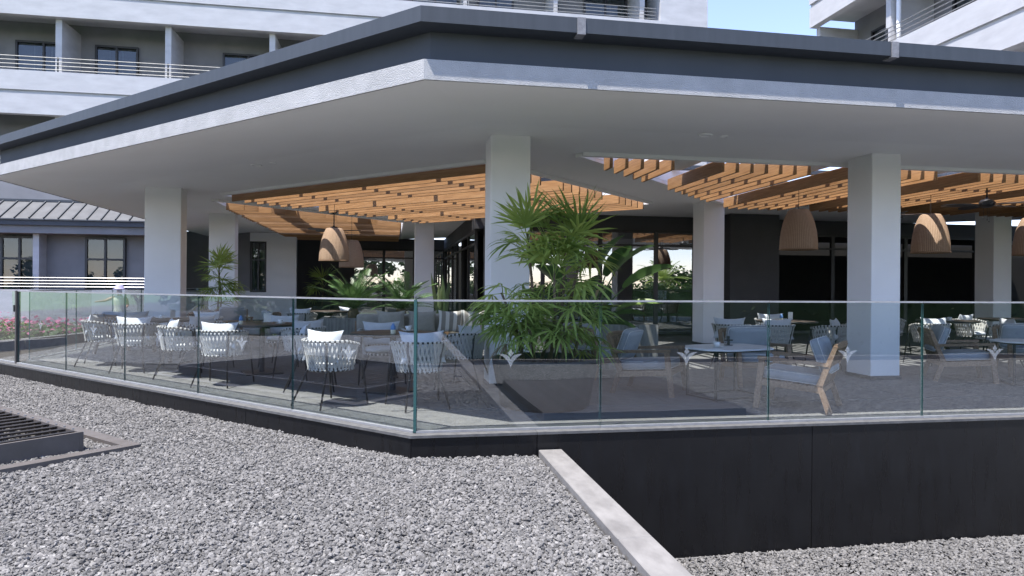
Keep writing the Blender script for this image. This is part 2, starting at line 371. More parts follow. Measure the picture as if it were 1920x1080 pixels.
# joint covers strapped round the gutter
for (x, side) in ((1.52, 'r'), (4.42, 'r'), (7.4, 'r')):
    mb = MB(); y = 5.50-.077; mb.box(x-.035, y-.010, 3.286, x+.035, y+.11, 3.4252); mb.build('joint_cover', 'tape', gut[0])
for u in (5.33, 7.92, 10.9):
    x, y = UV(u, 4.06-.077); mb = MB(); mb.box(-.035, -.012, 3.286, .035, .10, 3.4252)
    o = mb.build('joint_cover', 'tape', gut[1], (x, y, 0)); o.rotation_euler.z = R(-45)
# columns
for (x0, y0, x1, y1) in ((1.16, 8.10, 1.645, 8.58), (6.32, 8.16, 6.76, 8.66), (-4.57, 13.80, -3.93, 14.18), (-4.60, 18.50, -3.97, 18.88), (-4.66, 25.1, -4.02, 25.5),
                         (.62, 18.65, 1.13, 19.35), (6.46, 13.45, 6.93, 13.97), (13.69, 13.60, 14.18, 14.12), (12.0, 8.16, 12.45, 8.66)):
    mb = MB(); mb.box(x0, y0, 0, x1, y1, 3.10); o = mb.build('column', 'plaster', pav); bevel(o)
    mb = MB(); mb.box(x0-.012, y0-.012, 0, x1+.012, y1+.012, .05); mb.build('plinth', 'dark_wall', o)
# recessed spots
for (x, y, r) in ((-2.03, 10.87, .085), (-1.75, 10.62, .05), (3.65, 7.58, .085), (3.9, 7.60, .05)):
    mb = MB(); mb.lathe([(r*.02, -.006), (r*.72, -.006), (r*.75, -.014), (r, -.012), (r, .0)], 20); mb.build('recessed_spot', 'soffit', pav, True, (x, y, 3.0285))
# rear walls of the building: dark wall, glazing, dark pier
YB, XR, YF = 26.7, 2.0, 16.5
def wall(x0, y0, z0, x1, y1, z1, mat='dark_wall', name='wall'): 
    mb = MB(); mb.box(x0, y0, z0, x1, y1, z1); return mb.build(name, mat, pav)
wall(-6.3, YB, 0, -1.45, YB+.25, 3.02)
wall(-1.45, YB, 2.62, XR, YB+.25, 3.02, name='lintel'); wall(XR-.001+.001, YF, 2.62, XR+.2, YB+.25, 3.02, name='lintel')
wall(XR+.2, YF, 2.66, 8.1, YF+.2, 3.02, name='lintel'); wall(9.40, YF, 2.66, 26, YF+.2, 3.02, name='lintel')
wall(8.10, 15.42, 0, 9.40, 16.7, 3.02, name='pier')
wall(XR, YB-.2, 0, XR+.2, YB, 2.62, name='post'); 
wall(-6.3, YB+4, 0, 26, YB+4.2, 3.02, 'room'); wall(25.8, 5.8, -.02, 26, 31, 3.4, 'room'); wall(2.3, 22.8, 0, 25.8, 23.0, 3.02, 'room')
mb = MB(); mb.box(XR+.25, YF+.25, .001, 25.7, 22.7, .02); mb.build('room_dark_sheet', 'room', pav)  # dark sheet added over the floor so the room reads as unlit
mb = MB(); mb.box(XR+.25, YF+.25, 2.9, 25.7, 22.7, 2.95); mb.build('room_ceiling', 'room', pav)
def glazing(p0, p1, n, z0, z1, open_=(), transom=2.25, curtains=()):
    """row of framed panes; each pane frame is a part, its glass a sub-part"""
    p0 = Vector((*p0, 0)); p1 = Vector((*p1, 0)); d = (p1-p0); L_ = d.length/n; d.normalize()
    ang = math.atan2(d.y, d.x)
    for i in range(n):
        a = p0 + d*(L_*i); mb = MB(); w = .05
        mb.box(0, -.04, z0, w, .04, z1); mb.box(L_-w+.001, -.04, z0, L_-.001, .04, z1); mb.box(w, -.039, z1-.07, L_-w, .039, z1); mb.box(w, -.039, z0, L_-w, .039, z0+.08)
        mb.box(w, -.038, transom, L_-w, .038, transom+.05)
        fo = mb.build('window_frame', 'black_metal', pav, loc=a, rotz=ang)
        if i in open_: continue
        mb = MB(); mb.box(w, -.006, z0+.08, L_-w, .006, transom); mb.build('pane', 'pane', fo)
        mb = MB(); mb.box(w, -.006, transom+.05, L_-w, .006, z1-.07); mb.build('pane', 'pane', fo)
        if i in curtains:
            mb = MB(); pts = [(w+.1+ (L_-.3)*k/24, .35+.05*math.sin(k*2.3)) for k in range(25)]
            for k in range(24): mb.quad((*pts[k], .02), (*pts[k+1], .02), (*pts[k+1], 2.6), (*pts[k], 2.6))
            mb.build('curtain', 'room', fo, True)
glazing((-1.45, YB), (XR, YB), 3, .02, 2.62)
glazing((XR+.05, YF+.25), (XR+.05, YB-.2), 6, .02, 2.62, open_=(1, 2))
glazing((XR+.2, YF), (8.10, YF), 4, .02, 2.66)
glazing((9.40, YF), (22.6, YF), 6, .02, 2.66, open_=(0, 1, 2, 4))

# ------------------------------------------------------------------ timber pergola screens in the roof openings
def beam_mesh(L_, h=.185, w=.042):
    mb = MB(); mb.box(0, -w/2, 0, L_, w/2, h); return mb.mesh('beam', 'larch')
BC = {}
def beam(parent, x, y, z, L_, ang):
    k = round(L_, 2)
    if k not in BC: BC[k] = beam_mesh(k)
    return obj('beam', BC[k], parent, (x, y, z), ang)
ZB = 2.865
def frame_trim(parent, poly, w=.09):
    n = len(poly)
    for i in range(n):
        a, b = Vector((*poly[i], 0)), Vector((*poly[(i+1) % n], 0)); d = (b-a).normalized(); nn = Vector((-d.y, d.x, 0))
        cen = sum((Vector((*p, 0)) for p in poly), Vector())/n
        if nn.dot(cen-a) > 0: nn = -nn
        mb = MB(); vs = []
        for p, e in ((a, .0), (b, .0)):
            for off in (.004, w): vs.append(p + nn*off + d*(0))
        q = [vs[0], vs[1], vs[3], vs[2]]
        mb.prism([(p.x, p.y) for p in q], ZC-.052, ZC-.0015); mb.build('trim', 'soffit', parent)
pA = thing('timber_screen', 'golden timber beam screen in the roof opening left of the central column', 'pergola')
pB = thing('timber_screen', 'far golden timber screen of tight beams above the wicker lamps', 'pergola')
pC = thing('timber_screen', 'golden timber beam screen along the right roof opening', 'pergola')
for k in range(3):
    for j in range(6):
        v = 7.93 + 2.15*k + .285*j
        if v > 13.45: continue
        x, y = UV(12.35, v); beam(pA, x, y, ZB, 6.35, R(-45))
    if k < 2:
        mb = MB(); mb.box(0, -.10, 0, 6.5, .10, .16); x, y = UV(12.47, 9.83+2.15*k); mb.build('joist', 'soffit', pA, loc=(x, y, ZC+.06), rotz=R(-45))
for u in (7.2, 8.9, 10.6, 12.1):
    mb = MB(); mb.box(-.05, 0, 0, .05, 5.6, .08); x, y = UV(u, 7.86); mb.build('cross_bar', 'gutter', pA, loc=(x, y, ZC+.235), rotz=R(-45))
for k in range(6):
    for j in range(6):
        y = 15.75 + 2.1*k*.88 + .25*j
        if y > 26.1: continue
        xr = min(.24, y-19.12-.12); L_ = xr+3.62
        if L_ < .25: continue
        beam(pB, -3.62, y, ZB, L_, 0)
for x in (-2.6, -.9):
    mb = MB(); y0 = x+19.2; mb.box(x-.22, y0, 0, x+.22, 26.18, .10); mb.build('cross_bar', 'gutter', pB, loc=(0, 0, ZC+.24))
for k in range(6):
    for j in range(7):
        x = 2.52 + 2.1*k + .225*j
        if x > 16: continue
        y1 = min(13.30, x+6.43-.10); L_ = y1-9.02
        if L_ < .12: continue
        beam(pC, x, 9.02, ZB, L_, R(90))
    x = 2.52+2.1*k+1.72
    y1 = min(13.36, x+6.43-.36)
    if k < 5 and y1 > 9.3:
        mb = MB(); mb.box(x-.30, 8.97, 0, x+.30, y1, .16); mb.build('joist', 'soffit', pC, loc=(0, 0, ZC+.06))
for y in (9.9, 11.2, 12.5):
    mb = MB(); mb.box(y-6.40, y-.05, 0, 23.9, y+.05, .08); mb.build('cross_bar', 'gutter', pC, loc=(0, 0, ZC+.235))
for p, q in ((pA, A), (pB, B), (pC, C)): frame_trim(p, q)

# ================================================================== GLASS BALUSTRADE AND BASE WALLS
GY, GV = 5.72, 4.19
def emblem_mesh():
    mb = MB(); t = .0006
    def poly(p): 
        n = len(p); mb.add([(x, -t, z) for x, z in p], [tuple(range(n))]); mb.add([(x, t, z) for x, z in p], [tuple(reversed(range(n)))])
    dm = []
    for a, b in (((0, .085), (.027, .045)), ((.027, .045), (0, .012)), ((0, .012), (-.027, .045)), ((-.027, .045), (0, .085))):
        for k in range(4):
            f = k/4; x = a[0]+(b[0]-a[0])*f; z = a[1]+(b[1]-a[1])*f; x *= 1-.18*math.sin(math.pi*f); dm.append((x, z))
    poly(dm[::-1])
    def bez(p, n=8):
        o = []
        for i in range(n+1):
            t_ = i/n; o.append(tuple((1-t_)**3*p[0][k]+3*(1-t_)**2*t_*p[1][k]+3*(1-t_)*t_**2*p[2][k]+t_**3*p[3][k] for k in (0, 1)))
        return o
    top = bez([(0, -.005), (-.012, .03), (-.045, .045), (-.10, .040)]); bot = bez([(-.10, .040), (-.05, .012), (-.02, -.015), (0, -.078)])
    for s in (-1, 1):
        for i in range(8):          # strip between the two curves keeps every face convex
            a, b = top[i], top[i+1]; c, d = bot[7-i], bot[8-i]
            q = [(s*a[0], a[1]), (s*b[0], b[1]), (s*c[0], c[1]), (s*d[0], d[1])]
            poly(q if s > 0 else q[::-1])
    return mb.mesh('emblem', 'frost')
EM = emblem_mesh(); PM = {}
def glass_run(th, p0, ang, widths, emblem=True, gap=.014):
    d = Vector((math.cos(ang), math.sin(ang), 0)); s = 0
    for w in widths:
        a = Vector((*p0, 0)) + d*s
        if w not in PM:
            mb = MB(); mb.box(gap/2, -.008, .012, w-gap/2, .008, 1.085); me = mb.mesh('glass_panel', 'glass'); me.materials.append(M['glass_edge'])
            for p in me.polygons:
                if abs(p.normal.x) > .9: p.material_index = 1
            PM[w] = me
        pn = obj('glass_panel', PM[w], th, a, ang)
        if emblem: obj('emblem', EM, pn, (w/2, -.0095, .60))
        mb = MB(); mb.box(.003, -.016, 1.085, w-.003, .016, 1.10); mb.build('top_rail', 'alu', th, loc=a, rotz=ang)
        mb = MB(); mb.box(.002, -.022, -.006, w-.002, .022, .012); mb.build('base_channel', 'alu', th, loc=a, rotz=ang)
        s += w
balR = thing('glass_balustrade', 'frameless glass balustrade above the black base wall on the right', 'balustrade')
glass_run(balR, (.205, GY), 0, [1.59]*10)
balL = thing('glass_balustrade', 'frameless glass balustrade along the left terrace edge', 'balustrade')
x0, y0 = UV(12.07, GV); glass_run(balL, (x0, y0), R(-45), [1.64, 1.64, 1.64, 1.64, 1.60])
mb = MB(); mb.box(-.05, -.03, -.03, .0, .03, 1.10); mb.build('end_post', 'bronze', balL, loc=(x0, y0, 0), rotz=R(-45))
mb = MB(); mb.box(-.058, -.05, .78, -.045, .04, .88); mb.build('latch', 'bronze', balL, loc=(x0, y0, 0), rotz=R(-45))
mb = MB(); x1, y1 = UV(4.055, GV); mb.box(-.012, -.012, .0, .012, .012, 1.10); mb.build('corner_bead', 'glass_edge', balL, loc=(.205-.006, GY-.008, 0), rotz=R(-22))
x1, y1 = UV(12.13+1.64, GV)
balX = thing('glass_balustrade', 'short glass balustrade left of the bronze post', 'balustrade'); glass_run(balX, (x1, y1), R(-45), [1.635])
balB = thing('glass_balustrade', 'receding glass balustrade on the far left side of the terrace', 'balustrade'); glass_run(balB, (-5.66, 12.0), R(90), [1.64]*6)

base = thing('terrace_base_wall', 'black panelled base wall with stone cap under the glass', 'wall')
def off_line(o):
    """corner of the two base wall faces, moved outward by o"""
    yy = 5.62 - o; return ((4.09 - o)/S2 - yy, yy)
CI, CO = off_line(-.125), off_line(.014)
def base_panels(p0, ang, widths, zb, corner_at):
    d = Vector((math.cos(ang), math.sin(ang), 0)); s = 0; n = len(widths)
    for i, w in enumerate(widths):
        a = Vector((*p0, 0)) + d*s; nn = Vector((-d.y, d.x, 0))
        mb = MB(); mb.box(.003, 0, zb, w-.003, .05, -.030); mb.build('wall_panel', 'panel', base, loc=a, rotz=ang)
        e0, e1 = a + d*.002, a + d*(w-.002)
        q = [e0-nn*.014, e1-nn*.014, e1+nn*.125, e0+nn*.125]; q = [(p.x, p.y) for p in q]
        if corner_at == 'start' and i == 0: q[0], q[3] = CO, CI
        if corner_at == 'end' and i == n-1: q[1], q[2] = CO, CI
        mb = MB(); mb.prism(q, -.029, -.007); mb.build('cap_stone', 'cap', base)
        s += w
base_panels((.1640, 5.62), 0, [1.05, 2.55, 2.55, 2.55, 2.55, 2.55, 2.2], -1.40, 'start')
x0, y0 = UV(14.48, 4.09); base_panels((x0, y0), R(-45), [2.06, 2.10, 2.10, 2.10, 2.262], -1.40, 'end')
k_ = thing('stone_kerb', 'pale granite kerb wall running out from the black base wall', 'kerb')
ky = [-9.0, -7.4, -5.6, -3.8, -2.0, -.2, 1.6, 3.55, 5.585]
for a, b in zip(ky, ky[1:]):
    mb = MB(); mb.box(1.22, a+.002, -1.44, 1.42, b-.002, -.150); bevel(mb.build('kerb_stone', 'kerb', k_), .006)

# ------------------------------------------------------------------ louvred roof vents
def louvre_box(label, loc, rotz, L_=4.2, W=2.0):
    """local x = along the far edge, local y = towards the viewer; slats run along local y"""
    t = thing('roof_louvre', label, 'roof vent', loc, rotz, 'louvred roof vents')
    mb = MB(); o = .32
    for (a, b, c, d) in ((-o, -o, L_+o, -o+.12), (-o, W+o-.12, L_+o, W+o), (-o, -o+.121, -o+.12, W+o-.121), (L_+o-.12, -o+.121, L_+o, W+o-.121)): mb.box(a, b, 0, c, d, .055)
    mb.build('outer_frame', 'louvre', t)
    mb = MB(); mb.box(-o+.12, -o+.12, 0, L_+o-.12, W+o-.12, .012); mb.build('tray', 'black_metal', t)
    mb = MB()
    for (a, b, c, d) in ((0, 0, L_, .03), (0, W-.03, L_, W), (0, .031, .03, W-.031), (L_-.03, .031, L_, W-.031)): mb.box(a, b, .012, c, d, .175)
    mb.build('kerb_frame', 'louvre', t)
    n = int(L_/.165); me = None
    for i in range(1, n):
        if me is None:
            s_ = MB(); s_.bar((0, .033, 0), (0, W-.033, 0), .135, .010, up=(.30, 0, 1)); me = s_.mesh('slat', 'louvre')
        obj('slat', me, t, (i*L_/n, 0, .155))
    rv = MB()
    for i in range(1, n): rv.box(i*L_/n-.008, .006, .175, i*L_/n+.008, .022, .186)
    rv.build('rivets', 'steel', t)
    return t
x0, y0 = UV(6.28, 2.66)
# box corner seen in the photo: far corner; extends left along the facade and towards the viewer
louvre_box('brown louvred roof vent on the gravel at the left edge', (*UV(6.28, 2.66), -.215), R(135), 4.0, 2.3)
louvre_box('brown louvred roof vent on the lower gravel behind the viewpoint', (6.4, -4.5, -1.16), R(90), 4.4, 3.8)

# ------------------------------------------------------------------ gravel stones (geometry nodes instances)
def stone_mesh(seed):
    rnd = random.Random(seed); import bmesh
    bm = bmesh.new(); bmesh.ops.create_icosphere(bm, subdivisions=1, radius=1)
    for v in bm.verts: v.co *= rnd.uniform(.62, 1.18)
    for k in range(3):
        n = Vector((rnd.gauss(0, 1), rnd.gauss(0, 1), rnd.gauss(0, 1))).normalized(); dd = rnd.uniform(.45, .7)
        for v in bm.verts:
            e = v.co.dot(n) - dd
            if e > 0: v.co -= n*e
    for v in bm.verts: v.co.x *= 1.25; v.co.z *= .72
    me = bpy.data.meshes.new('stone'); bm.to_mesh(me); bm.free(); me.materials.append(M['stone']); return me
stones = bpy.data.collections.new('stone_kinds')
for i in range(8):
    so = bpy.data.objects.new('stone_kind', stone_mesh(50+i)); stones.objects.link(so)
def gravel(name, label, poly, z, dens, size, seed):
    mb = MB(); n = len(poly); mb.add(*plate(poly, (), z, False)); o = mb.build(name, 'gravel_bed')
    tag(o, label, 'gravel', None, 'stuff')
    ng = bpy.data.node_groups.new(name, 'GeometryNodeTree')
    ng.interface.new_socket('Geometry', in_out='INPUT', socket_type='NodeSocketGeometry'); ng.interface.new_socket('Geometry', in_out='OUTPUT', socket_type='NodeSocketGeometry')
    N = ng.nodes.new; gi = N('NodeGroupInput'); go = N('NodeGroupOutput')
    dp = N('GeometryNodeDistributePointsOnFaces'); dp.inputs['Density'].default_value = dens; dp.inputs['Seed'].default_value = seed
    ci = N('GeometryNodeCollectionInfo'); ci.inputs[0].default_value = stones; ci.inputs['Separate Children'].default_value = True; ci.inputs['Reset Children'].default_value = True
    ip = N('GeometryNodeInstanceOnPoints'); ip.inputs['Pick Instance'].default_value = True
    rr = N('FunctionNodeRandomValue'); rr.data_type = 'FLOAT_VECTOR'; rr.inputs[0].default_value = (-.7, -.7, 0); rr.inputs[1].default_value = (.7, .7, 6.283)
    r0 = N('FunctionNodeRandomValue'); r0.data_type = 'FLOAT'; r0.inputs['Seed'].default_value = 3
    pw = N('ShaderNodeMath'); pw.operation = 'POWER'; pw.inputs[1].default_value = 2.6
    rs = N('ShaderNodeMath'); rs.operation = 'MULTIPLY_ADD'; rs.inputs[1].default_value = size*1.15; rs.inputs[2].default_value = size*.55
    nz = N('ShaderNodeTexNoise'); nz.inputs['Scale'].default_value = 1.7; nz.inputs['Detail'].default_value = 3
    mz = N('ShaderNodeMath'); mz.operation = 'MULTIPLY_ADD'; mz.inputs[1].default_value = .05; mz.inputs[2].default_value = -.025
    cz = N('ShaderNodeCombineXYZ'); az = N('ShaderNodeVectorMath')
    rz = N('FunctionNodeRandomValue'); rz.data_type = 'FLOAT_VECTOR'; rz.inputs[0].default_value = (0, 0, -.004); rz.inputs[1].default_value = (0, 0, .016); rz.inputs['Seed'].default_value = 9
    sp = N('GeometryNodeSetPosition'); jn = N('GeometryNodeJoinGeometry'); K = ng.links.new
    K(gi.outputs[0], dp.inputs['Mesh']); K(dp.outputs['Points'], sp.inputs['Geometry']); K(r0.outputs[1], pw.inputs[0]); K(pw.outputs[0], rs.inputs[0]); K(nz.outputs[0], mz.inputs[0]); K(mz.outputs[0], cz.inputs[2]); K(rz.outputs[0], az.inputs[0]); K(cz.outputs[0], az.inputs[1]); K(az.outputs[0], sp.inputs['Offset'])
    K(sp.outputs[0], ip.inputs['Points']); K(ci.outputs[0], ip.inputs['Instance']); K(rr.outputs[0], ip.inputs['Rotation']); K(rs.outputs[0], ip.inputs['Scale'])
    K(gi.outputs[0], jn.inputs[0]); K(ip.outputs[0], jn.inputs[0]); K(jn.outputs[0], go.inputs[0])
    md = o.modifiers.new('stones', 'NODES'); md.node_group = ng
    return o
gravel('gravel', 'sunlit grey crushed stone gravel filling the foreground', [(1.205, 2.3), (1.205, 5.60), (.19, 5.60), UV(14.3, VW), UV(14.3, 3.3), UV(10, 1.0), (-2.6, 2.3)], -.206, 6000, .0120, 1)
gravel('gravel', 'grey crushed stone gravel on the lower level right of the kerb', [(1.435, 2.6), (8.5, 2.6), (8.5, 5.60), (1.435, 5.60)], -1.15, 6000, .0122, 2)

# ================================================================== HOTEL BUILDINGS BEHIND
hot = thing('hotel_building', 'white hotel block with long balconies behind the pavilion roof on the left', 'building')
YH, XA, XZ = 22.9, -26.0, 9.35
def hb(name, mat, x0, y0, z0, x1, y1, z1, parent=hot):
    mb = MB(); mb.box(x0, y0, z0, x1, y1, z1); return mb.build(name, mat, parent)
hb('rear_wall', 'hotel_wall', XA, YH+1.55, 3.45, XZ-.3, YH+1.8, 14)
hb('end_wall', 'hotel', XZ, YH+.12, 3.45, 11.15, YH+4, 16.5)
hb('stair_block', 'hotel', 11.152, YH+.6, 3.45, 12.10, YH+4, 10.45)
mb = MB()
for z in (10.62, 10.78):
    mb.tube([(11.2, YH+.65, z), (12.05, YH+.65, z)], .012, 5)
for x in (11.22, 12.0): mb.tube([(x, YH+.65, 10.45), (x, YH+.65, 10.78)], .012, 5)
mb.build('roof_rail', 'steel', hot)
def balcony_band(parent, p, ang, L_, zb, mats=('hotel', 'hotel')):
    """one storey edge: lower fascia, shadow groove, parapet; local x runs along the facade, -y is outward"""
    for nm, z0, z1, yo in (('fascia_band', zb, zb+.61, 0.0), ('groove', zb+.611, zb+.719, .05), ('parapet', zb+.72, zb+1.31, -.02)):
        mb = MB(); mb.box(0, yo, z0, L_, .24, z1); mb.build(nm, mats[0], parent, loc=p, rotz=ang)
    mb = MB(); mb.box(0, .24, zb+.3, L_, 1.54, zb+.5); mb.build('balcony_slab', mats[0], parent, loc=p, rotz=ang)
def railing(parent, p, ang, L_, z0, pitch, h=.45, off=.06):
    for k in range(4):
        z = z0 + .08 + (h-.09)*k/3
        mb = MB(); mb.tube([(0, off, z), (L_, off, z)], .013, 6); mb.build('rail', 'steel', parent, loc=p, rotz=ang)
    n = int(L_/pitch)
    for i in range(n+1):
        mb = MB(); mb.box(i*pitch+.02, off+.02, z0, i*pitch+.06, off+.05, z0+h+.03); mb.build('rail_post', 'gutter', parent, loc=p, rotz=ang)
def door(parent, x0, x1, y, z0, z1, ang=0, p=(0, 0, 0), transom=None):
    w = .06; mb = MB(); xm = (x0+x1)/2
    for a, b in ((x0, x0+w), (xm-w/2, xm+w/2), (x1-w, x1)): mb.box(a, y-.05, z0, b, y+.05, z1)
    for a, b in ((x0+w, xm-w/2), (xm+w/2, x1-w)):
        mb.box(a, y-.048, z1-w, b, y+.048, z1); mb.box(a, y-.048, z0, b, y+.048, z0+w)
        if transom: mb.box(a, y-.047, transom, b, y+.047, transom+w)
    d = mb.build('balcony_door', 'black_metal', parent, loc=p, rotz=ang)
    for a, b in ((x0+w, xm-w/2), (xm+w/2, x1-w)):
        mb = MB(); mb.box(a, y-.012, z0+w, b, y+.0, z1-w); mb.build('pane', 'hotel_pane', d)
    mb = MB(); n = 30
    for k in range(n):
        xa, xb = (x0+w+(x1-x0-2*w)*t/n for t in (k, k+1))
        if .12 < k/n < .3: continue
        mb.quad((xa, y+.075+.018*math.sin(k*1.9), z0), (xb, y+.075+.018*math.sin((k+1)*1.9), z0), (xb, y+.075+.018*math.sin((k+1)*1.9), z1), (xa, y+.075+.018*math.sin(k*1.9), z1))
    mb.build('curtain', 'curtain', d, True)
P_ = 3.145
for k in (-1, 0, 1, 2):
    zb = 6.34 + 3*k
    balcony_band(hot, (XA, YH, 0), 0, XZ-XA-.01, zb)
    if k == 2: continue
    xs = {-1: (-13.29-P_*2, -7.0), 0: (-13.29-P_, -2.0), 1: (-.72, XZ)}[k]
    railing(hot, (xs[0], YH, 0), 0, min(xs[1], XZ-.2)-xs[0], zb+1.31, P_)
    for i in range(-4, 9):
        x = -10.15 + P_*i
        if x > XZ-.2 or x < xs[0]-.1 or x > xs[1]+2: continue
        hb('partition_fin', 'hotel', x-.09, YH+.241, zb+.502, x+.09, YH+1.549, zb+2.999)
        if i % 2 == 0: door(hot, x+.55, x+1.85, YH+1.49, zb+.55, zb+2.68)
        else: door(hot, x+1.35, x+P_-.15, YH+1.49, zb+.55, zb+2.68)
for x in (-11.6, -8.75):
    hb('balcony_chair', 'black_metal', x, YH+.5, 6.84, x+.5, YH+.9, 7.74)
# ground floor rooms with zinc canopy
gf = thing('garden_room_wing', 'ground floor rooms with sloping zinc canopy and steel railings at far left', 'building')
YG = 21.6
def gb(name, mat, *a): mb = MB(); mb.box(*a); return mb.build(name, mat, gf)
gb('parapet', 'hotel', -26, YG, -.2, -6.32, YG+.15, 1.03)
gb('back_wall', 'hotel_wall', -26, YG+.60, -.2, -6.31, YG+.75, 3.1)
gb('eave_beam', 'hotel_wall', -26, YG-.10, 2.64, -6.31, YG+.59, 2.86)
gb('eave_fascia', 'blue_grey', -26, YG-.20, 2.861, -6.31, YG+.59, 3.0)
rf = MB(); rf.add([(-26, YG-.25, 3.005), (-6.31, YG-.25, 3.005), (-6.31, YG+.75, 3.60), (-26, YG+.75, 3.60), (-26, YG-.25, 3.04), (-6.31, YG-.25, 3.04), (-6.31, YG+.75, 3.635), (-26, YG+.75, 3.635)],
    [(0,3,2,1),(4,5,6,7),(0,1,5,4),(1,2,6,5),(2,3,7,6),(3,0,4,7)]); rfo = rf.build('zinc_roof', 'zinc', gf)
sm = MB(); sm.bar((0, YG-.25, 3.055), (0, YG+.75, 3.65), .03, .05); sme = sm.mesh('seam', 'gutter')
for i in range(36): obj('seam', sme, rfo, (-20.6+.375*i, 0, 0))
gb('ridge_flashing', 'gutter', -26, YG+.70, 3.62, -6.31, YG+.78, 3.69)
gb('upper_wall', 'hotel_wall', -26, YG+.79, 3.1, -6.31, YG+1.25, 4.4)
railing(gf, (-17.4, YG, 0), 0, 11.0, 1.03, 7.2, .35)
for x in (-10.1,): gb('partition_fin', 'hotel', x-.08, YG+.15, -.1, x+.08, YG+.60, 2.64)
door(gf, -11.2, -10.2, YG+.55, -.1, 2.58, transom=1.9)
door(gf, -8.95, -7.85, YG+.55, -.1, 2.58, transom=1.9)
# white wall with a tall window between the left columns
ww = thing('garden_wall', 'white wall with a tall two part window between the left columns', 'wall')
def wb(name, mat, *a, parent=ww): mb = MB(); mb.box(*a); return mb.build(name, mat, parent)
wb('wall', 'plaster', -7.6, 24.9, 0, -4.85, 25.09, 1.0); wb('wall', 'plaster', -4.30, 24.9, 0, -3.3, 25.09, 3.02); wb('wall', 'plaster', -4.849, 24.9, 0, -4.301, 25.09, .95)
wb('wall', 'plaster', -4.849, 24.9, 2.72, -4.301, 25.09, 3.02)
wb('wall', 'hotel_wall', -7.6, 24.9, 1.001, -4.85, 25.09, 3.02)
door(ww, -4.849, -4.301, 25.0, .95, 2.72, transom=2.05)
# right wing, facade facing left
rw = thing('hotel_wing', 'white hotel wing with steep receding balconies above the roof on the right', 'building')
XW, Y0, Y1 = 12.8, 8.5, 19.4
def rwb(name, mat, *a): mb = MB(); mb.box(*a); return mb.build(name, mat, rw)
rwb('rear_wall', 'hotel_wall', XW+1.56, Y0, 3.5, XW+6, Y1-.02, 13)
for k in (0, 1):
    zb = 6.34+3*k; balcony_band(rw, (XW, Y1, 0), R(-90), Y1-Y0, zb)
    railing(rw, (XW, Y1-.1, 0), R(-90), Y1-Y0-.3, zb+1.31, P_)
    for y in (19.30, 16.25, 13.1, 10):
        rwb('partition_fin', 'hotel', XW+.241, y-.09, zb+.502, XW+1.549, y+.09, zb+2.999)
        door(rw, 0.5, 1.9, 0, zb+.55, zb+2.68, R(-90), (XW+1.50, y-.3, 0))
mb = MB(); mb.tube([(XW+.35, 16.0, 6.9), (XW+.35, 16.0, 9.33)], .06, 10); mb.build('downpipe', 'plaster', rw, True)
rwb('balcony_slab', 'hotel', XW+.3, Y0, 3.45, XW+5.9, Y1, 3.6)

# ================================================================== FURNITURE
def superarc(t, a, b):
    th = R(152 + 236*t); return a*math.cos(th), b*math.sin(th)
def rope_chair(name, label, group):
    t = thing(name, label, 'chair', group=group)
    def top(s): x, y = superarc(s, .285, .285); return Vector((x, y, .655-.06*max(0, y/.285+.15)))
    def low(s): x, y = superarc(s, .215, .225); return Vector((x, y, .365))
    mb = MB(); mb.tube([top(i/28) for i in range(29)], .0115, 6); mb.tube([low(i/28*1.525) for i in range(29)], .011, 6, False); mb.build('frame_ring', 'black_metal', t, True)
    mb = MB()
    mb.tube([top(0), (-.265, .19, .33), (-.285, .235, 0)], [.013, .0125, .009], 6); me = mb.mesh('leg', 'black_metal', True); obj('leg', me, t)
    mb = MB(); mb.tube([top(1), (.265, .19, .33), (.285, .235, 0)], [.013, .0125, .009], 6); mb.build('leg', 'black_metal', t, True)
    for s, q in ((.33, -1), (.67, 1)):
        p = top(s); m_ = low(s); mb = MB(); mb.tube([p, m_*1.03, (q*.225, -.32, 0)], [.013, .0125, .009], 6); mb.build('leg', 'black_metal', t, True)
    mb = MB(); n = 25
    for i in range(n+1):
        s = i/n
        for dlt in (-2.2, 2.2):
            s2 = min(1, max(0, (i+dlt)/n))
            if i+dlt < -.9 or i+dlt > n+.9: s2 = s
            a, b = top(s), low(s2); out = Vector((a.x, a.y, 0)).normalized()
            mb.bar(a+out*.006*(1 if dlt > 0 else .4), b+out*.008*(1 if dlt > 0 else .4), .0205, .006, up=out)
        d = (top(min(1, s+.01))-top(max(0, s-.01))).normalized()
        mb.tube([top(s)-d*.0125, top(s)+d*.0125], .0165, 6)
    for i in range(28):
        s = i/28*1.525; p = low(s); d = (low(s+.01)-low(s-.01)).normalized(); mb.tube([p-d*.009, p+d*.009], .0155, 5)
    mb.build('rope_weave', 'rope', t)
    mb = MB(); mb.lathe([(.001, .35), (.205, .35), (.21, .375), (.001, .38)], 24); mb.build('seat_pan', 'black_metal', t)
    mb = MB(); mb.cushion(.43, .43, .075, (0, .01, .415), None, .5, .75); mb.build('seat_cushion', 'white_fabric', t, True)
    return t
def pillow_mesh(a, b, th, name='pillow', mat='white_fabric', n=12, seed=0):
    mb = MB(); rnd = random.Random(seed)
    for sgn in (1, -1):
        vs = []; fs = []
        for j in range(n+1):
            for i in range(n+1):
                u = -1+2*i/n; v = -1+2*j/n
                x = a*u*(1-.13*(1-v*v)*u*u); y = b*v*(1-.16*(1-u*u)*v*v)
                z = sgn*th*(max(0, (1-u*u)*(1-v*v)))**.42*(1+.12*math.sin(3*u+2*v+seed)); vs.append((x, y, z))
        for j in range(n):
            for i in range(n):
                q = (j*(n+1)+i, j*(n+1)+i+1, (j+1)*(n+1)+i+1, (j+1)*(n+1)+i); fs.append(q if sgn > 0 else q[::-1])
        mb.add(vs, fs)
    return mb.mesh(name, mat, True)
PIL = [pillow_mesh(.235, .165, .062, seed=i) for i in range(3)]
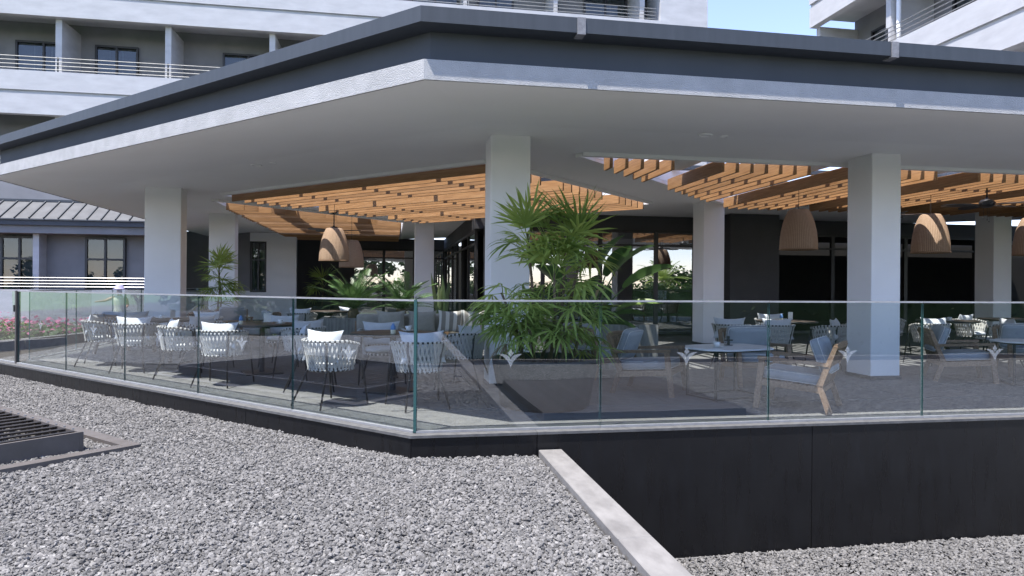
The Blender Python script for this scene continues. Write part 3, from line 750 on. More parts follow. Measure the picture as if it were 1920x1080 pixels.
STRIPE = None
pil_n = 0
def pillow(label, loc, rotz, tilt=76, off=(0, -.115, .605), me=None, group='pale scatter pillows', yaw=0, scale=1):
    """pillow leaning on the backrest of a chair that stands at loc and faces local +y"""
    global pil_n; pil_n += 1
    o = obj('pillow', me or PIL[pil_n % 3]); tag(o, label, 'pillow', group)
    o.matrix_world = Matrix.Translation(loc) @ Matrix.Rotation(rotz, 4, 'Z') @ Matrix.Translation(off) @ Matrix.Rotation(R(yaw), 4, 'Z') @ Matrix.Rotation(R(tilt+180), 4, 'X') @ Matrix.Scale(scale, 4)
    return o
def face(frm, to): return math.atan2(to[1]-frm[1], to[0]-frm[0]) - math.pi/2
RG = 'rope weave tub chairs'
rc = rope_chair('rope_chair', 'rope tub chair at the glass left of the corner pane, nearest to the grey louvre reflection', RG)
rcs = snapshot(rc); first = [True]
def place_chair(label, x, y, rz, pil=None, tilt=76, yaw=0, off=(0, -.115, .605), z=0):
    if first[0]:
        first[0] = False; o = rc; del LABELS[o['label']]; tag(o, label); o.location = (x, y, z); o.rotation_euler.z = rz
    else: o = dup(rc, rcs, label, (x, y, z), rz, RG)
    if pil: pillow(pil, (x, y, z), rz, tilt, off, yaw=yaw)
    return o
T3, T2, T1 = (.02, 7.95), (-1.75, 9.85), (-3.35, 11.25)
place_chair('rope tub chair at the glass just left of the corner, its back to the viewer', -.60, 7.20, face((-.6, 7.2), T3)+R(-6), 'bright white pillow bulging over the rope chair left of the glass corner', yaw=10)
place_chair('rope tub chair behind the glass corner seam, seen square from the back', .28, 6.97, R(14), 'wide pale pillow on the chair behind the glass corner')
place_chair('dark backed rope chair in shade beside the long kerb reflection, left of the white column', .84, 8.15, R(62), 'upright pale blue pillow on the shaded rope chair next to the central column', yaw=-12)
place_chair('rope tub chair on the far side of the round table by the central column', -.12, 8.75, R(184), 'pale pillow facing the viewer behind the round table near the corner')
place_chair('rope tub chair at left of the corner table, half hidden by its neighbour', -.88, 8.25, R(-88), 'pale pillow on the half hidden chair left of the corner table')
place_chair('rope tub chair third group along the left glass with a brilliant sunlit pillow', -2.02, 8.80, face((-2.02, 8.8), T2), 'brilliant white sunlit pillow on the rope chair in the middle of the left glass')
place_chair('rope tub chair turned to the right at the middle table behind the left glass', -2.72, 9.62, face((-2.72, 9.62), T2), 'tilted grey pillow rising left of the brilliant white pillow', yaw=14)
place_chair('dark rope chair right of the middle table, its side to the viewer', -1.15, 9.35, face((-1.15, 9.35), T2), 'pale pillow on the chair right of the middle table', yaw=-15)
place_chair('rope tub chair at the left rear of the middle table', -2.62, 10.45, face((-2.62, 10.45), T2), 'pale pillow at the left rear of the middle table')
place_chair('rope tub chair at the left rear of the leftmost table', -4.15, 12.2, face((-4.15, 12.2), T1), 'pale pillow at the left rear of the leftmost table')
place_chair('rope tub chair beyond the middle table, facing the viewer', -1.62, 10.75, R(176), 'pale pillow facing the viewer beyond the middle table')
place_chair('rope tub chair second from the left end of the glass', -3.52, 10.35, face((-3.52, 10.35), T1)+R(8), 'wide blue grey pillow on the second rope chair from the left')
place_chair('leftmost rope tub chair near the bronze post', -4.25, 11.15, face((-4.25, 11.15), T1), 'sunlit pillow on the leftmost rope chair', yaw=-8)
place_chair('rope tub chair behind the leftmost table facing the viewer', -3.1, 12.2, R(168), 'long pale pillow facing the viewer behind the leftmost table')
# far dining group under the far screen
place_chair('far rope chair with sunlit pillows left of the sago palms, front one', -1.75, 14.1, R(-20), 'sunlit pillow on the front far chair left of the sago palms')
place_chair('far rope chair left of the sago palms, rear one', -.95, 14.9, R(150), 'sunlit pillow on the rear far chair left of the sago palms')
S1, S2_, S3 = (6.45, 10.35), (9.55, 10.4), (11.3, 10.9)
place_chair('rope chair behind the grey lounge chair, leftmost of the right hand dining set', 5.15, 9.75, face((5.15, 9.75), S1)+R(20), 'upright pillow leftmost of the right hand dining set', yaw=20)
place_chair('rope chair second from left in the right hand dining set', 5.75, 9.55, R(-8), 'sunlit wide pillow second from left in the right hand dining set')
place_chair('rope chair with black arm loop in the middle of the right hand dining set', 6.55, 9.40, R(30), 'pillow in the middle of the right hand dining set', yaw=15)
place_chair('rope chair just left of the right white column', 7.15, 9.75, R(52), 'pillow partly hidden by the right white column')
place_chair('rope chair on the far side of the right hand dining table', 6.75, 11.3, R(170), 'pale pillow on the far side of the right hand dining table')
place_chair('rope chair standing behind the teak lounge chair right of the column', 8.62, 9.75, R(-2), 'wide pale pillow above the teak lounge chair right of the column')
place_chair('sun speckled rope chair right of the right hand lounge chair', 9.75, 9.55, R(40), 'sunlit pillow leaning over the sun speckled rope chair', yaw=30)
place_chair('rope chair behind the sun speckled one, half hidden', 10.5, 10.9, R(200), 'curved pale pillow behind the sun speckled rope chair')
place_chair('rope chair beyond the far right table, at the picture edge', 11.75, 10.35, R(60), 'pale pillow at the right picture edge')
place_chair('rope chair behind the lounge chair right of the column, further back', 9.2, 11.4, R(186), 'pillow behind the wide pale pillow right of the column')
# dining tables
def dining_table(name, label):
    t = thing(name, label, 'table', group='dark round dining tables')
    r_ = .47; W = 2*r_/9; 
    for i in range(9):
        x = -r_+W*(i+.5); hw = W/2-.003; ya = math.sqrt(max(.01, r_*r_-(x-hw)**2)); yb = math.sqrt(max(.01, r_*r_-(x+hw)**2))
        mb = MB(); mb.prism([(x-hw, -ya), (x+hw, -yb), (x+hw, yb), (x-hw, ya)], .655, .68); mb.build('top_board', 'deckwood', t)
    mb = MB(); mb.lathe([(r_+.004, .652), (r_+.012, .652), (r_+.012, .678), (r_+.004, .678)], 36); mb.build('edge_band', 'black_metal', t, True)
    mb = MB(); mb.lathe([(.035, .02), (.035, .655)], 12); mb.build('pedestal', 'black_metal', t, True)
    mb = MB(); mb.box(-.24, -.24, 0, .24, .24, .02); mb.build('foot_plate', 'black_metal', t)
    mb = MB(); mb.bar((-.4, 0, .642), (.4, 0, .642), .05, .02); mb.bar((0, -.4, .643), (0, .4, .643), .05, .02); mb.build('bracket', 'black_metal', t)
    return t
dt = dining_table('dining_table', 'round dark slatted table behind the glass corner'); dts = snapshot(dt); dt.location = (*T3, 0); dt.rotation_euler.z = R(60)
for lb, (x, y), rz in (('round dark slatted table in the middle of the left glass', T2, 20), ('round dark slatted table behind the two leftmost rope chairs', T1, 80), ('round dark table behind the lounge chairs, left of the right column', S1, 10),
                       ('round dark table right of the right column', S2_, 40), ('round dark table at the right picture edge', S3, 0), ('far round dark table left of the sago palms', (-1.3, 14.6), 0)):
    dup(dt, dts, lb, (x, y, 0), R(rz), 'dark round dining tables')
# small bottles and cups on tables
def bottle(label, x, y, z):
    t = thing('sauce_bottle', label, 'bottle', (x, y, z), 0, 'small table bottles')
    mb = MB(); mb.lathe([(.001, 0), (.026, 0), (.028, .01), (.028, .05), (.027, .052)], 12); mb.build('lower_label', 'cream_bottle', t, True)
    mb = MB(); mb.lathe([(.027, .052), (.028, .055), (.027, .09), (.014, .105), (.014, .12), (.001, .12)], 12); mb.build('blue_top', 'bottle', t, True)
bottle('small blue and cream bottle on the corner table', .02, 7.60, .68); bottle('small blue and cream bottle on the middle table', -1.98, 9.62, .68); bottle('small bottle on the table left of the right column', 6.2, 10.1, .68)
def plate_cup(label, x, y, z):
    t = thing('cup_and_saucer', label, 'cup', (x, y, z), 0, 'white cups')
    mb = MB(); mb.lathe([(.001, .0), (.04, .0), (.075, .012), (.07, .013), (.001, .006)], 18); mb.build('saucer', 'hat_white', t, True)
    mb = MB(); mb.lathe([(.001, .008), (.025, .008), (.04, .06), (.036, .06), (.02, .015), (.001, .014)], 16); mb.build('cup', 'hat_white', t, True)
def napkin_stand(label, x, y, z, rz):
    t = thing('menu_stand', label, 'menu stand', (x, y, z), rz, 'menu stands'); mb = MB(); mb.box(-.05, -.02, 0, .05, .02, .015); mb.build('base', 'teak', t)
    mb = MB(); mb.box(-.048, -.002, .015, .048, .002, .14); mb.build('card', 'hat_white', t)
napkin_stand('white menu card on the middle table', -1.7, 9.95, .68, .4); napkin_stand('white menu card on the leftmost table', -3.3, 11.2, .68, 1.0); napkin_stand('white menu card on the table left of the right column', 6.55, 10.4, .68, .2)
plate_cup('white cup and saucer on the middle table', -1.5, 9.8, .68); plate_cup('white cup and saucer on the leftmost table', -3.5, 11.35, .68); plate_cup('white cup and saucer on the marble table', 3.55, 7.05, .5555)
plate_cup('white cup and saucer on the corner table', .2, 8.15, .68); plate_cup('white cup and saucer on the table right of the right column', 9.4, 10.2, .68)

def lounge_chair(label):
    t = thing('lounge_chair', label, 'armchair', group='teak lounge chairs')
    w = .31
    for s in (-1, 1):
        mb = MB(); mb.bar((s*w, .33, 0), (s*w, .27, .50), .045, .055, up=(0, 1, 0)); mb.build('leg', 'teak', t)
        mb = MB(); mb.bar((s*w, -.36, 0), (s*w, -.27, .27), .045, .05, up=(0, 1, 0)); mb.bar((s*w, -.268, .262), (s*w, -.415, .66), .045, .06, up=(0, 1, 0), h2=.04); mb.build('leg', 'teak', t)
        mb = MB(); mb.bar((s*w, .31, .51), (s*w, -.355, .475), .06, .032); mb.build('armrest', 'teak', t)
        mb = MB(); mb.bar((s*w, .285, .265), (s*w, -.28, .225), .03, .06); mb.build('side_rail', 'teak', t)
    mb = MB(); mb.box(-w+.02, .275, .235, w-.02, .305, .295); mb.build('front_rail', 'teak', t)
    mb = MB(); mb.box(-w+.02, -.30, .20, w-.02, -.27, .25); mb.build('rear_rail', 'teak', t)
    mb = MB()
    for i in range(10):
        f0, f1 = -1+2*i/10, -1+2*(i+1)/10
        mb.bar((f0*w*.96, -.412-.03*(1-f0*f0), .655+.012*(1-f0*f0)), (f1*w*.96, -.412-.03*(1-f1*f1), .655+.012*(1-f1*f1)), .03, .05)
    mb.build('top_rail', 'teak', t)
    sl = MB(); sl.bar((0, -.285, .26), (0, -.428, .64), .026, .014, up=(0, 1, 0)); sme_ = sl.mesh('back_slat', 'teak')
    for i in range(8): obj('back_slat', sme_, t, (-.245+.07*i, 0, 0))
    ss = MB(); ss.box(-w+.02, -.018, -.008, w-.02, .018, .008); ssm = ss.mesh('seat_slat', 'teak')
    for i in range(6): o = obj('seat_slat', ssm, t, (0, -.22+.092*i, .246+.008*i))
    rot = Matrix.Rotation(R(4), 3, 'X'); mb = MB(); mb.cushion(.56, .57, .115, (0, .0, .335), rot, .3, .16); sc_ = mb.build('seat_cushion', 'blue_fabric', t, True)
    def loop(wd, dp, hz, c, rt):
        mb = MB(); pts = []
        for k in range(40):
            a = 2*math.pi*k/40; sp = lambda x: math.copysign(abs(x)**.2, x)
            pts.append(Vector(c) + rt @ Vector((wd/2*sp(math.cos(a)), dp/2*sp(math.sin(a)), hz)))
        pts.append(pts[0]); mb.tube(pts, .0042, 5); return mb
    m1 = loop(.558, .568, .042, (0, 0, .335), rot); m1.build('piping', 'piping', sc_, True); m2 = loop(.558, .568, -.042, (0, 0, .335), rot); m2.build('piping', 'piping', sc_, True)
    rt = Matrix.Rotation(R(70), 3, 'X'); c = (0, -.265, .545)
    mb = MB(); mb.cushion(.55, .36, .13, c, rt, .4, .18); bc = mb.build('back_cushion', 'blue_fabric', t, True)
    for hz_ in (.036, -.036): loop(.55, .36, hz_, c, rt).build('piping', 'piping', bc, True)
    return t
lc = lounge_chair('teak lounge chair with slate cushions facing right, left of the marble table'); lcs = snapshot(lc)
lc.location = (2.98, 7.55, 0); lc.rotation_euler.z = R(-128)
for lb, x, y, a in (('teak lounge chair facing the viewer behind the marble table', 4.55, 8.0, 172), ('nearest teak lounge chair with slatted back turned away, at the glass', 4.12, 6.42, 46),
                    ('teak lounge chair facing right, just right of the right column', 7.55, 8.02, -118), ('teak lounge chair cut by the right picture edge', 8.95, 8.30, 150),
                    ('teak armchair with cushions behind the big planter palm', 2.75, 9.0, -60),
                    ('far teak armchair before the white wall, right one', -2.55, 13.55, 110), ('far teak armchair before the white wall, left one', -3.25, 13.75, -100),
                    ('far teak armchair seen past the second left column', -3.35, 15.6, 200), ('far teak armchair behind the blue grey pillow near the left column', -4.6, 13.0, -30)):
    dup(lc, lcs, lb, (x, y, 0), R(a), 'teak lounge chairs')
def coffee_table(label, x, y, rz):
    t = thing('coffee_table', label, 'table', (x, y, 0), rz, 'marble coffee tables')
    poly = [(-.50, -.16), (-.30, -.36), (.30, -.40), (.52, -.14), (.50, .20), (.22, .38), (-.28, .36), (-.50, .14)]
    mb = MB(); mb.prism(poly, .535, .555); bevel(mb.build('marble_top', 'marble', t), .004)
    pts = [(-.40, -.22), (.34, -.28), (.38, .22), (-.36, .24)]
    for a in pts: mb = MB(); mb.box(a[0]-.011, a[1]-.011, 0, a[0]+.011, a[1]+.011, .535); mb.build('leg', 'black_metal', t)
    for i in range(4):
        a, b = pts[i], pts[(i+1) % 4]; mb = MB(); mb.bar((*a, .522), (*b, .522), .02, .018); mb.build('stretcher', 'black_metal', t)
        mb = MB(); mb.bar((*a, .012), (*b, .012), .018, .016); mb.build('floor_bar', 'black_metal', t)
coffee_table('marble topped coffee table on thin black legs between the lounge chairs', 3.72, 7.15, R(20))
coffee_table('marble topped coffee table at the right picture edge', 8.25, 7.55, R(-15))
ca = thing('candle_holder', 'small black cross shaped holder on the marble table', 'candle holder', (3.82, 7.30, .5555))
mb = MB(); mb.lathe([(.001, 0), (.05, 0), (.05, .006), (.001, .006)], 16); mb.build('dish', 'black_metal', ca, True)
mb = MB(); mb.box(-.011, -.011, .006, .011, .011, .105); mb.build('stem', 'black_metal', ca)
mb = MB(); mb.box(-.05, -.008, .052, -.0115, .008, .066); mb.box(.0115, -.008, .052, .05, .008, .066); mb.build('arm', 'black_metal', ca)

# beige sofa with pillows in front of the concrete planter
sf = thing('sofa', 'beige cushioned wooden sofa left of the central column', 'sofa', (.55, 11.3, 0), R(180))
mb = MB()
for x in (-1.1, 1.1):
    for y in (-.36, .36): mb.box(x-.03, y-.03, 0, x+.03, y+.03, .24)
mb.build('legs', 'black_metal', sf)
mb = MB(); mb.box(-1.15, -.42, .24, 1.15, .42, .30); mb.build('frame', 'teak', sf)
mb = MB(); mb.box(-1.15, -.44, .301, 1.15, -.40, .62); mb.build('back_board', 'teak', sf)
for i in range(3): mb = MB(); mb.cushion(.74, .78, .13, (-.76+.76*i, .02, .365), None, .3, .16); mb.build('seat_cushion', 'beige_fabric', sf, True)
for i in range(3): mb = MB(); mb.cushion(.72, .34, .14, (-.76+.76*i, -.29, .58), Matrix.Rotation(R(76), 3, 'X'), .4, .2); mb.build('back_cushion', 'beige_fabric', sf, True)
m, nt, b = newmat('striped_linen'); c = nt.nodes.new('ShaderNodeTexCoord'); sx = nt.nodes.new('ShaderNodeSeparateXYZ'); nt.links.new(c.outputs['Object'], sx.inputs[0])
mo = nt.nodes.new('ShaderNodeMath'); mo.operation = 'PINGPONG'; mo.inputs[1].default_value = .065; nt.links.new(sx.outputs[0], mo.inputs[0])
gt = nt.nodes.new('ShaderNodeMath'); gt.operation = 'GREATER_THAN'; gt.inputs[1].default_value = .034; nt.links.new(mo.outputs[0], gt.inputs[0])
nt.links.new(mixc(nt, gt.outputs[0], (.30, .27, .24), (.70, .67, .62)), b.inputs['Base Color']); b.inputs['Roughness'].default_value = .95; M['stripe'] = m
SP = pillow_mesh(.22, .21, .075, mat='stripe', seed=5); BP = pillow_mesh(.24, .20, .08, mat='beige_fabric', seed=6)
for lb, x, me, ya in (('striped beige pillow on the sofa next to the column', -.42, SP, 8), ('second striped pillow on the sofa, partly behind the column', -.82, SP, -6), ('plain beige pillow at the middle of the sofa', .05, BP, 5), ('plain beige pillow at the left end of the sofa', .55, BP, -10)):
    pillow(lb, (.55, 11.3, 0), R(180), 72, (x, -.10, .62), me, 'sofa pillows', ya)

# ------------------------------------------------------------------ wicker pendants and fans
def pendant(label, x, y, zr, ztop):
    t = thing('wicker_pendant', label, 'lamp', (x, y, 0), 0, 'wicker pendant lamps')
    prof = [(.300, 0), (.302, .03), (.297, .15), (.280, .30), (.250, .44), (.212, .56), (.172, .645), (.150, .668), (.03, .672)]
    n = 40; mb = MB(); vs = []; fs = []; uvs = []
    for i, (r_, z) in enumerate(prof):
        for k in range(n+1): a = 2*math.pi*k/n; vs.append((r_*math.cos(a), r_*math.sin(a), zr+z))
    for i in range(len(prof)-1):
        for k in range(n): fs.append((i*(n+1)+k, i*(n+1)+k+1, (i+1)*(n+1)+k+1, (i+1)*(n+1)+k))
    mb.add(vs, fs); me = mb.mesh('shade', 'wicker', True); uvl = me.uv_layers.new()
    for p in me.polygons:
        for li, vi in zip(p.loop_indices, p.vertices):
            row, k = divmod(vi, n+1); uvl.data[li].uv = (k/n*2.2, prof[row][1]*2.0)
    o = obj('shade', me, t); md = o.modifiers.new('thick', 'SOLIDIFY'); md.thickness = .008; md.offset = -1
    mb = MB(); mb.lathe([(.294, zr-.006), (.306, zr-.006), (.308, zr+.012), (.294, zr+.012), (.294, zr-.006)], 36); mb.build('rim', 'wicker', o, True)
    mb = MB(); mb.tube([(0, 0, zr+.66), (0, 0, ztop)], .005, 6); mb.build('cord', 'black_metal', t)
    mb = MB(); mb.lathe([(.001, zr+.38), (.03, zr+.39), (.05, zr+.44), (.03, zr+.52), (.02, zr+.56), (.02, zr+.665), (.001, zr+.665)], 12); mb.build('bulb_holder', 'hat_white', t, True)
pendant('wicker pendant lamp left of the right column', 6.72, 10.45, 1.868, 2.87)
pendant('wicker pendant lamp right of the right column', 9.27, 10.48, 1.855, 2.87)
pendant('wicker pendant lamp cut by the right picture edge', 11.36, 10.48, 1.845, 2.87)
x_, y_ = UV(11.0, 9.355); pendant('front wicker pendant lamp under the left timber screen', x_, y_, 1.71, 2.87)
pendant('rear wicker pendant lamp overlapping the front one on the left', -.98, 17.3, 1.66, ZC)
def fan(label, x, y, zh, rz, chains=True):
    t = thing('ceiling_fan', label, 'fan', (x, y, zh), rz, 'black ceiling fans')
    mb = MB(); mb.lathe([(.001, -.07), (.07, -.065), (.11, -.03), (.115, .02), (.085, .06), (.03, .07), (.018, .10)], 18); mb.build('motor', 'black_metal', t, True)
    mb = MB(); mb.tube([(0, 0, .09), (0, 0, ZC-zh-.03)], .012, 8); mb.lathe([(.02, ZC-zh-.05), (.06, ZC-zh-.03), (.065, ZC-zh-.002), (.001, ZC-zh-.002)], 14); mb.build('drop_rod', 'black_metal', t, True)
    prof = [(.12, .03), (.2, .05), (.35, .072), (.5, .075), (.6, .06), (.66, .02)]
    mb = MB(); vs = []; 
    for x_, w_ in prof:
        for s in (-1, 1): vs += [(x_, s*w_, s*w_*.2-.006), (x_, s*w_, s*w_*.2+.006)]
    fs = []
    for i in range(len(prof)-1):
        a, b = i*4, (i+1)*4; fs += [(a, b, b+2, a+2), (a+1, a+3, b+3, b+1), (a, a+1, b+1, b), (a+2, b+2, b+3, a+3)]
    fs += [(0, 2, 3, 1), (20, 21, 23, 22)]; mb.add(vs, fs); me = mb.mesh('blade', 'black_metal')
    for k in range(5): obj('blade', me, t, (0, 0, -.02), R(72*k))
    if chains:
        for a, l in ((.5, .26), (2.6, .24), (4.4, .30)):
            cx, cy = .05*math.cos(a), .05*math.sin(a); mb = MB(); mb.tube([(cx, cy, -.05), (cx, cy, -l)], .0025, 4); mb.lathe([(.001, -.012), (.01, 0), (.001, .012)], 8)
            n0 = len(mb.v)-24
            mb.v = mb.v[:n0] + [(v[0]+cx, v[1]+cy, v[2]-l) for v in mb.v[n0:]]; mb.build('pull_chain', 'black_metal', t)
fan('black ceiling fan with pull chains at the right edge', 9.55, 9.62, 2.62, R(10))
fan('black ceiling fan partly behind the right column', 9.5, 11.7, 2.66, R(35), False)
fan('black ceiling fan above the left wicker lamps', -1.42, 17.45, 2.60, R(-8), False)

# ================================================================== PLANTING
def strip_leaf(mb, base, d, up, L_, w, droop, n=4, fold=.25):
    """tapering leaf blade, V-folded along the midrib, drooping towards the tip"""
    d = Vector(d).normalized(); up = Vector(up); sd = d.cross(up)
    if sd.length < 1e-3: sd = d.orthogonal()
    sd.normalize(); nn = sd.cross(d); p = Vector(base); o = len(mb.v); ang = 0; dirv = d.copy()
    prof = [.35, .9, 1.0, .75, .0] if n == 4 else [max(0, math.sin(math.pi*(.12+.88*i/n)))**.7 if i < n else 0 for i in range(n+1)]
    for i in range(n+1):
        ww = w*prof[i]/2
        mb.v += [tuple(p - sd*ww + nn*(ww*fold)), tuple(p), tuple(p + sd*ww + nn*(ww*fold))]
        dirv = (dirv + Vector((0, 0, -droop/n))).normalized(); p = p + dirv*(L_/n); nn = sd.cross(dirv)
    for i in range(n):
        a = o+i*3; mb.f += [(a, a+1, a+4, a+3), (a+1, a+2, a+5, a+4)]
def fan_frond(seed, L_, spread, nleaf, petiole, droop, mat):
    rnd = random.Random(seed); mb = MB()
    mb.tube([(0, 0, 0), (petiole*.5, 0, petiole*.12), (petiole, 0, petiole*.1)], [.006, .005, .004], 4)
    for i in range(nleaf):
        a = R(spread)*(i/(nleaf-1)-.5); l = L_*(1-.25*abs(a)/R(spread)*2)*rnd.uniform(.85, 1.1)
        d = Vector((math.cos(a), math.sin(a), .18*rnd.uniform(-.5, 1.3)))
        strip_leaf(mb, (petiole, 0, petiole*.1), d, (0, 0, 1), l, .027*rnd.uniform(.7, 1.1), droop*rnd.uniform(.7, 1.3), 4)
    return mb.mesh('frond', mat)
FR = [fan_frond(i, .36, 200, 9, .24, 1.15, 'leaf') for i in range(5)]
FRU = [fan_frond(20+i, .42, 135, 9, .22, .45, 'leaf') for i in range(4)]
FRD = fan_frond(40, .30, 200, 8, .15, 1.8, 'leaf_dry')
def put(me, name, parent, loc, yaw, pitch, roll=0, s=1.0):
    o = obj(name, me, parent); o.matrix_local = Matrix.Translation(loc) @ Matrix.Rotation(yaw, 4, 'Z') @ Matrix.Rotation(-pitch, 4, 'Y') @ Matrix.Rotation(roll, 4, 'X') @ Matrix.Scale(s, 4); return o
def round_planter(label, x, y, r_, h):
    t = thing('planter', label, 'planter', (x, y, 0)); 
    mb = MB(); mb.lathe([(.001, 0), (r_*.80, 0), (r_*.84, .02), (r_*.97, h*.75), (r_, h-.03), (r_, h), (r_-.05, h), (r_-.055, h-.07)], 48); mb.build('pot', 'planter', t, True)
    mb = MB(); mb.lathe([(.001, h-.06), (r_-.052, h-.065)], 32); mb.build('soil', 'soil', t)
def lady_palm(label, x, y, z, canes, nlow, seed, cat='palm', low_r=.5, low_h=(.1, .75)):
    rnd = random.Random(seed); t = thing('lady_palm', label, cat, (x, y, z))
    for (cx, cy, tx, ty, h, nf, up, sz) in canes:
        mb = MB(); mb.tube([(cx, cy, 0), ((cx+tx)/2+.03, (cy+ty)/2, h*.5), (tx, ty, h)], [.02, .017, .012], 7); mb.build('cane', 'cane', t, True)
        for k in range(nf):
            f = rnd.random(); zz = h - .42*f*min(1, h); px = tx + (cx-tx)*(.42*f); py = ty + (cy-ty)*(.42*f)
            if up and f < .55: put(rnd.choice(FRU), 'frond', t, (px, py, zz), rnd.uniform(0, 6.28), R(rnd.uniform(35, 85)), rnd.uniform(-.6, .6), sz*rnd.uniform(.85, 1.2))
            else: put(rnd.choice(FR), 'frond', t, (px, py, zz), rnd.uniform(0, 6.28), R(rnd.uniform(-10, 50)), rnd.uniform(-.5, .5), sz*rnd.uniform(.8, 1.15))
    for k in range(nlow):
        a = rnd.uniform(0, 6.28); rr = low_r*math.sqrt(rnd.random())*.75; zz = rnd.uniform(*low_h)
        dry = rnd.random() < .06
        put(FRD if dry else rnd.choice(FR), 'frond', t, (rr*math.cos(a), rr*math.sin(a), zz), a+rnd.uniform(-.6, .6), R(rnd.uniform(-15, 45)), rnd.uniform(-.4, .4), rnd.uniform(.75, 1.1))
    return t
PX, PY = 1.56, 6.86
round_planter('wide round dark planter in front of the central column', PX, PY, .545, .49)
lady_palm('tall lady palm with fan fronds in the wide round planter', PX, PY, .43,
    [(.12, .05, .22, .05, 1.34, 14, True, 1.22), (-.10, .10, -.16, .18, 1.36, 11, True, 1.05), (.05, .1, .48, .2, 1.26, 11, True, 1.15), (.02, -.15, .06, -.12, .95, 10, True, 1.0), (-.22, .0, -.46, .0, .72, 11, False, 1.05), (-.15, -.2, -.28, -.3, .50, 11, False, .95),
     (.25, -.1, .36, -.1, .55, 9, False, .9), (.0, .2, .25, .3, .85, 9, False, 1.0), (-.3, -.1, -.30, -.2, .33, 10, False, .95), (.1, -.25, .12, -.3, .4, 9, False, .9)], 40, 3)
# strelitzia in concrete planter
cp = thing('concrete_planter', 'board marked concrete planter right of the big palm', 'planter')
mb = MB()
for a in ((2.55, 9.72, 0, 3.95, 9.84, .655), (2.55, 10.55, 0, 3.95, 10.67, .655), (2.55, 9.841, 0, 2.67, 10.549, .655), (3.83, 9.841, 0, 3.95, 10.549, .655)): mb.box(*a)
mb.build('trough', 'concrete', cp); mb = MB(); mb.box(2.671, 9.842, .02, 3.829, 10.548, .60); mb.build('soil', 'soil', cp)
def paddle_leaf(seed, L_=.85, w=.30):
    rnd = random.Random(seed); mb = MB(); n = 12; o = 0; vs = []; fs = []
    for i in range(n+1):
        s = i/n; x = L_*s; z = -.55*L_*(s**2.2)*.45; ww = w/2*(math.sin(math.pi*min(1, .06+.94*s))**.6)*(1 if i < n else 0)
        jag = rnd.uniform(.86, 1.0)
        vs += [(x, -ww*jag, z+ww*.45), (x, -ww*.5, z+ww*.18), (x, 0, z), (x, ww*.5, z+ww*.18), (x, ww*rnd.uniform(.86, 1), z+ww*.45)]
    for i in range(n):
        for k in range(4): fs.append((i*5+k, i*5+k+1, i*5+k+6, i*5+k+5))
    mb.add(vs, fs); return mb
st = thing('strelitzia', 'giant bird of paradise with dark paddle leaves in the concrete planter', 'plant', (3.0, 10.2, .60))
rnd = random.Random(4)
PAD = [paddle_leaf(i).mesh('leaf', 'leaf_dark', True) for i in range(3)]; PADL = paddle_leaf(9).mesh('leaf', 'leaf', True)
for k, (a, pit, pl, sz) in enumerate(((8, 62, .95, 1.0), (-18, 48, .8, 1.05), (30, 74, 1.0, .95), (-60, 66, .85, .9), (100, 70, .9, .9), (160, 64, .8, .95), (200, 55, .7, .9), (-100, 58, .55, .8), (-30, 30, .5, .9), (15, 20, .4, .85), (-75, 35, .35, .75), (-120, 30, .3, .8), (60, 40, .6, .9), (-45, 10, .25, .8))):
    a = R(a); p = R(pit); d = Vector((math.cos(a)*math.cos(p), math.sin(a)*math.cos(p), math.sin(p))); e = d*pl
    mb = MB(); mb.tube([(0.06*math.cos(a*3), .06*math.sin(a*2), 0), e*.55+Vector((0, 0, .03)), e], [.018, .014, .009], 6); mb.build('petiole', 'leaf_dark', st, True)
    put(PADL if k in (8, 10) else PAD[k % 3], 'leaf', st, e, a, p*.75, rnd.uniform(-.7, .7), sz*.92)
# pinnate fronds: sago and date palms
def pinnate(seed, L_, n, ll, w, arch):
    rnd = random.Random(seed); mb = MB(); pts = []; p = Vector((0, 0, 0)); d = Vector((1, 0, .25)).normalized()
    for i in range(13): pts.append(p.copy()); p = p + d*(L_/12); d = (d + Vector((0, 0, -arch/12))).normalized()
    mb.tube(pts, [.012*(1-i/14) for i in range(13)], 4)
    for i in range(n):
        s = .1+.9*i/n; q = s*12; k = min(11, int(q)); P0 = pts[k].lerp(pts[k+1], q-k); dr = (pts[k+1]-pts[k]).normalized()
        l = ll*(math.sin(math.pi*(.15+.82*s)))**.6*rnd.uniform(.9, 1.1)
        for sg in (-1, 1):
            dd = dr*.75 + Vector((0, sg, .35)); strip_leaf(mb, P0, dd, (0, 0, 1), l, w, .35, 2, .1)
    return mb.mesh('frond', 'leaf')
_sl = strip_leaf
SG = [pinnate(i, .95, 26, .17, .016, .9) for i in range(3)]
for me in SG: me.materials[0] = M['leaf_dark']
lp = thing('concrete_planter', 'long low concrete planter behind the beige sofa', 'planter')
mb = MB()
for a in ((-1.3, 13.0, 0, 3.2, 13.12, .60), (-1.3, 13.9, 0, 3.2, 14.02, .60), (-1.3, 13.121, 0, -1.18, 13.899, .60), (3.08, 13.121, 0, 3.2, 13.899, .60)): mb.box(*a)
mb.build('trough', 'concrete', lp); mb = MB(); mb.box(-1.179, 13.121, .02, 3.079, 13.899, .56); mb.build('soil', 'soil', lp)
def sago(label, x, y, z, n, seed, s=1.0):
    rnd = random.Random(seed); t = thing('sago_palm', label, 'palm', (x, y, z), 0, 'sago palms')
    mb = MB(); mb.lathe([(.001, 0), (.10, 0), (.11, .12), (.08, .2), (.001, .22)], 12); mb.build('trunk', 'cane', t, True)
    for k in range(n): put(rnd.choice(SG), 'frond', t, (0, 0, .18), k*2.4+rnd.uniform(-.2, .2), R(8+62*(k/n)**1.0+rnd.uniform(-6, 6)), rnd.uniform(-.3, .3), s*rnd.uniform(.85, 1.1))
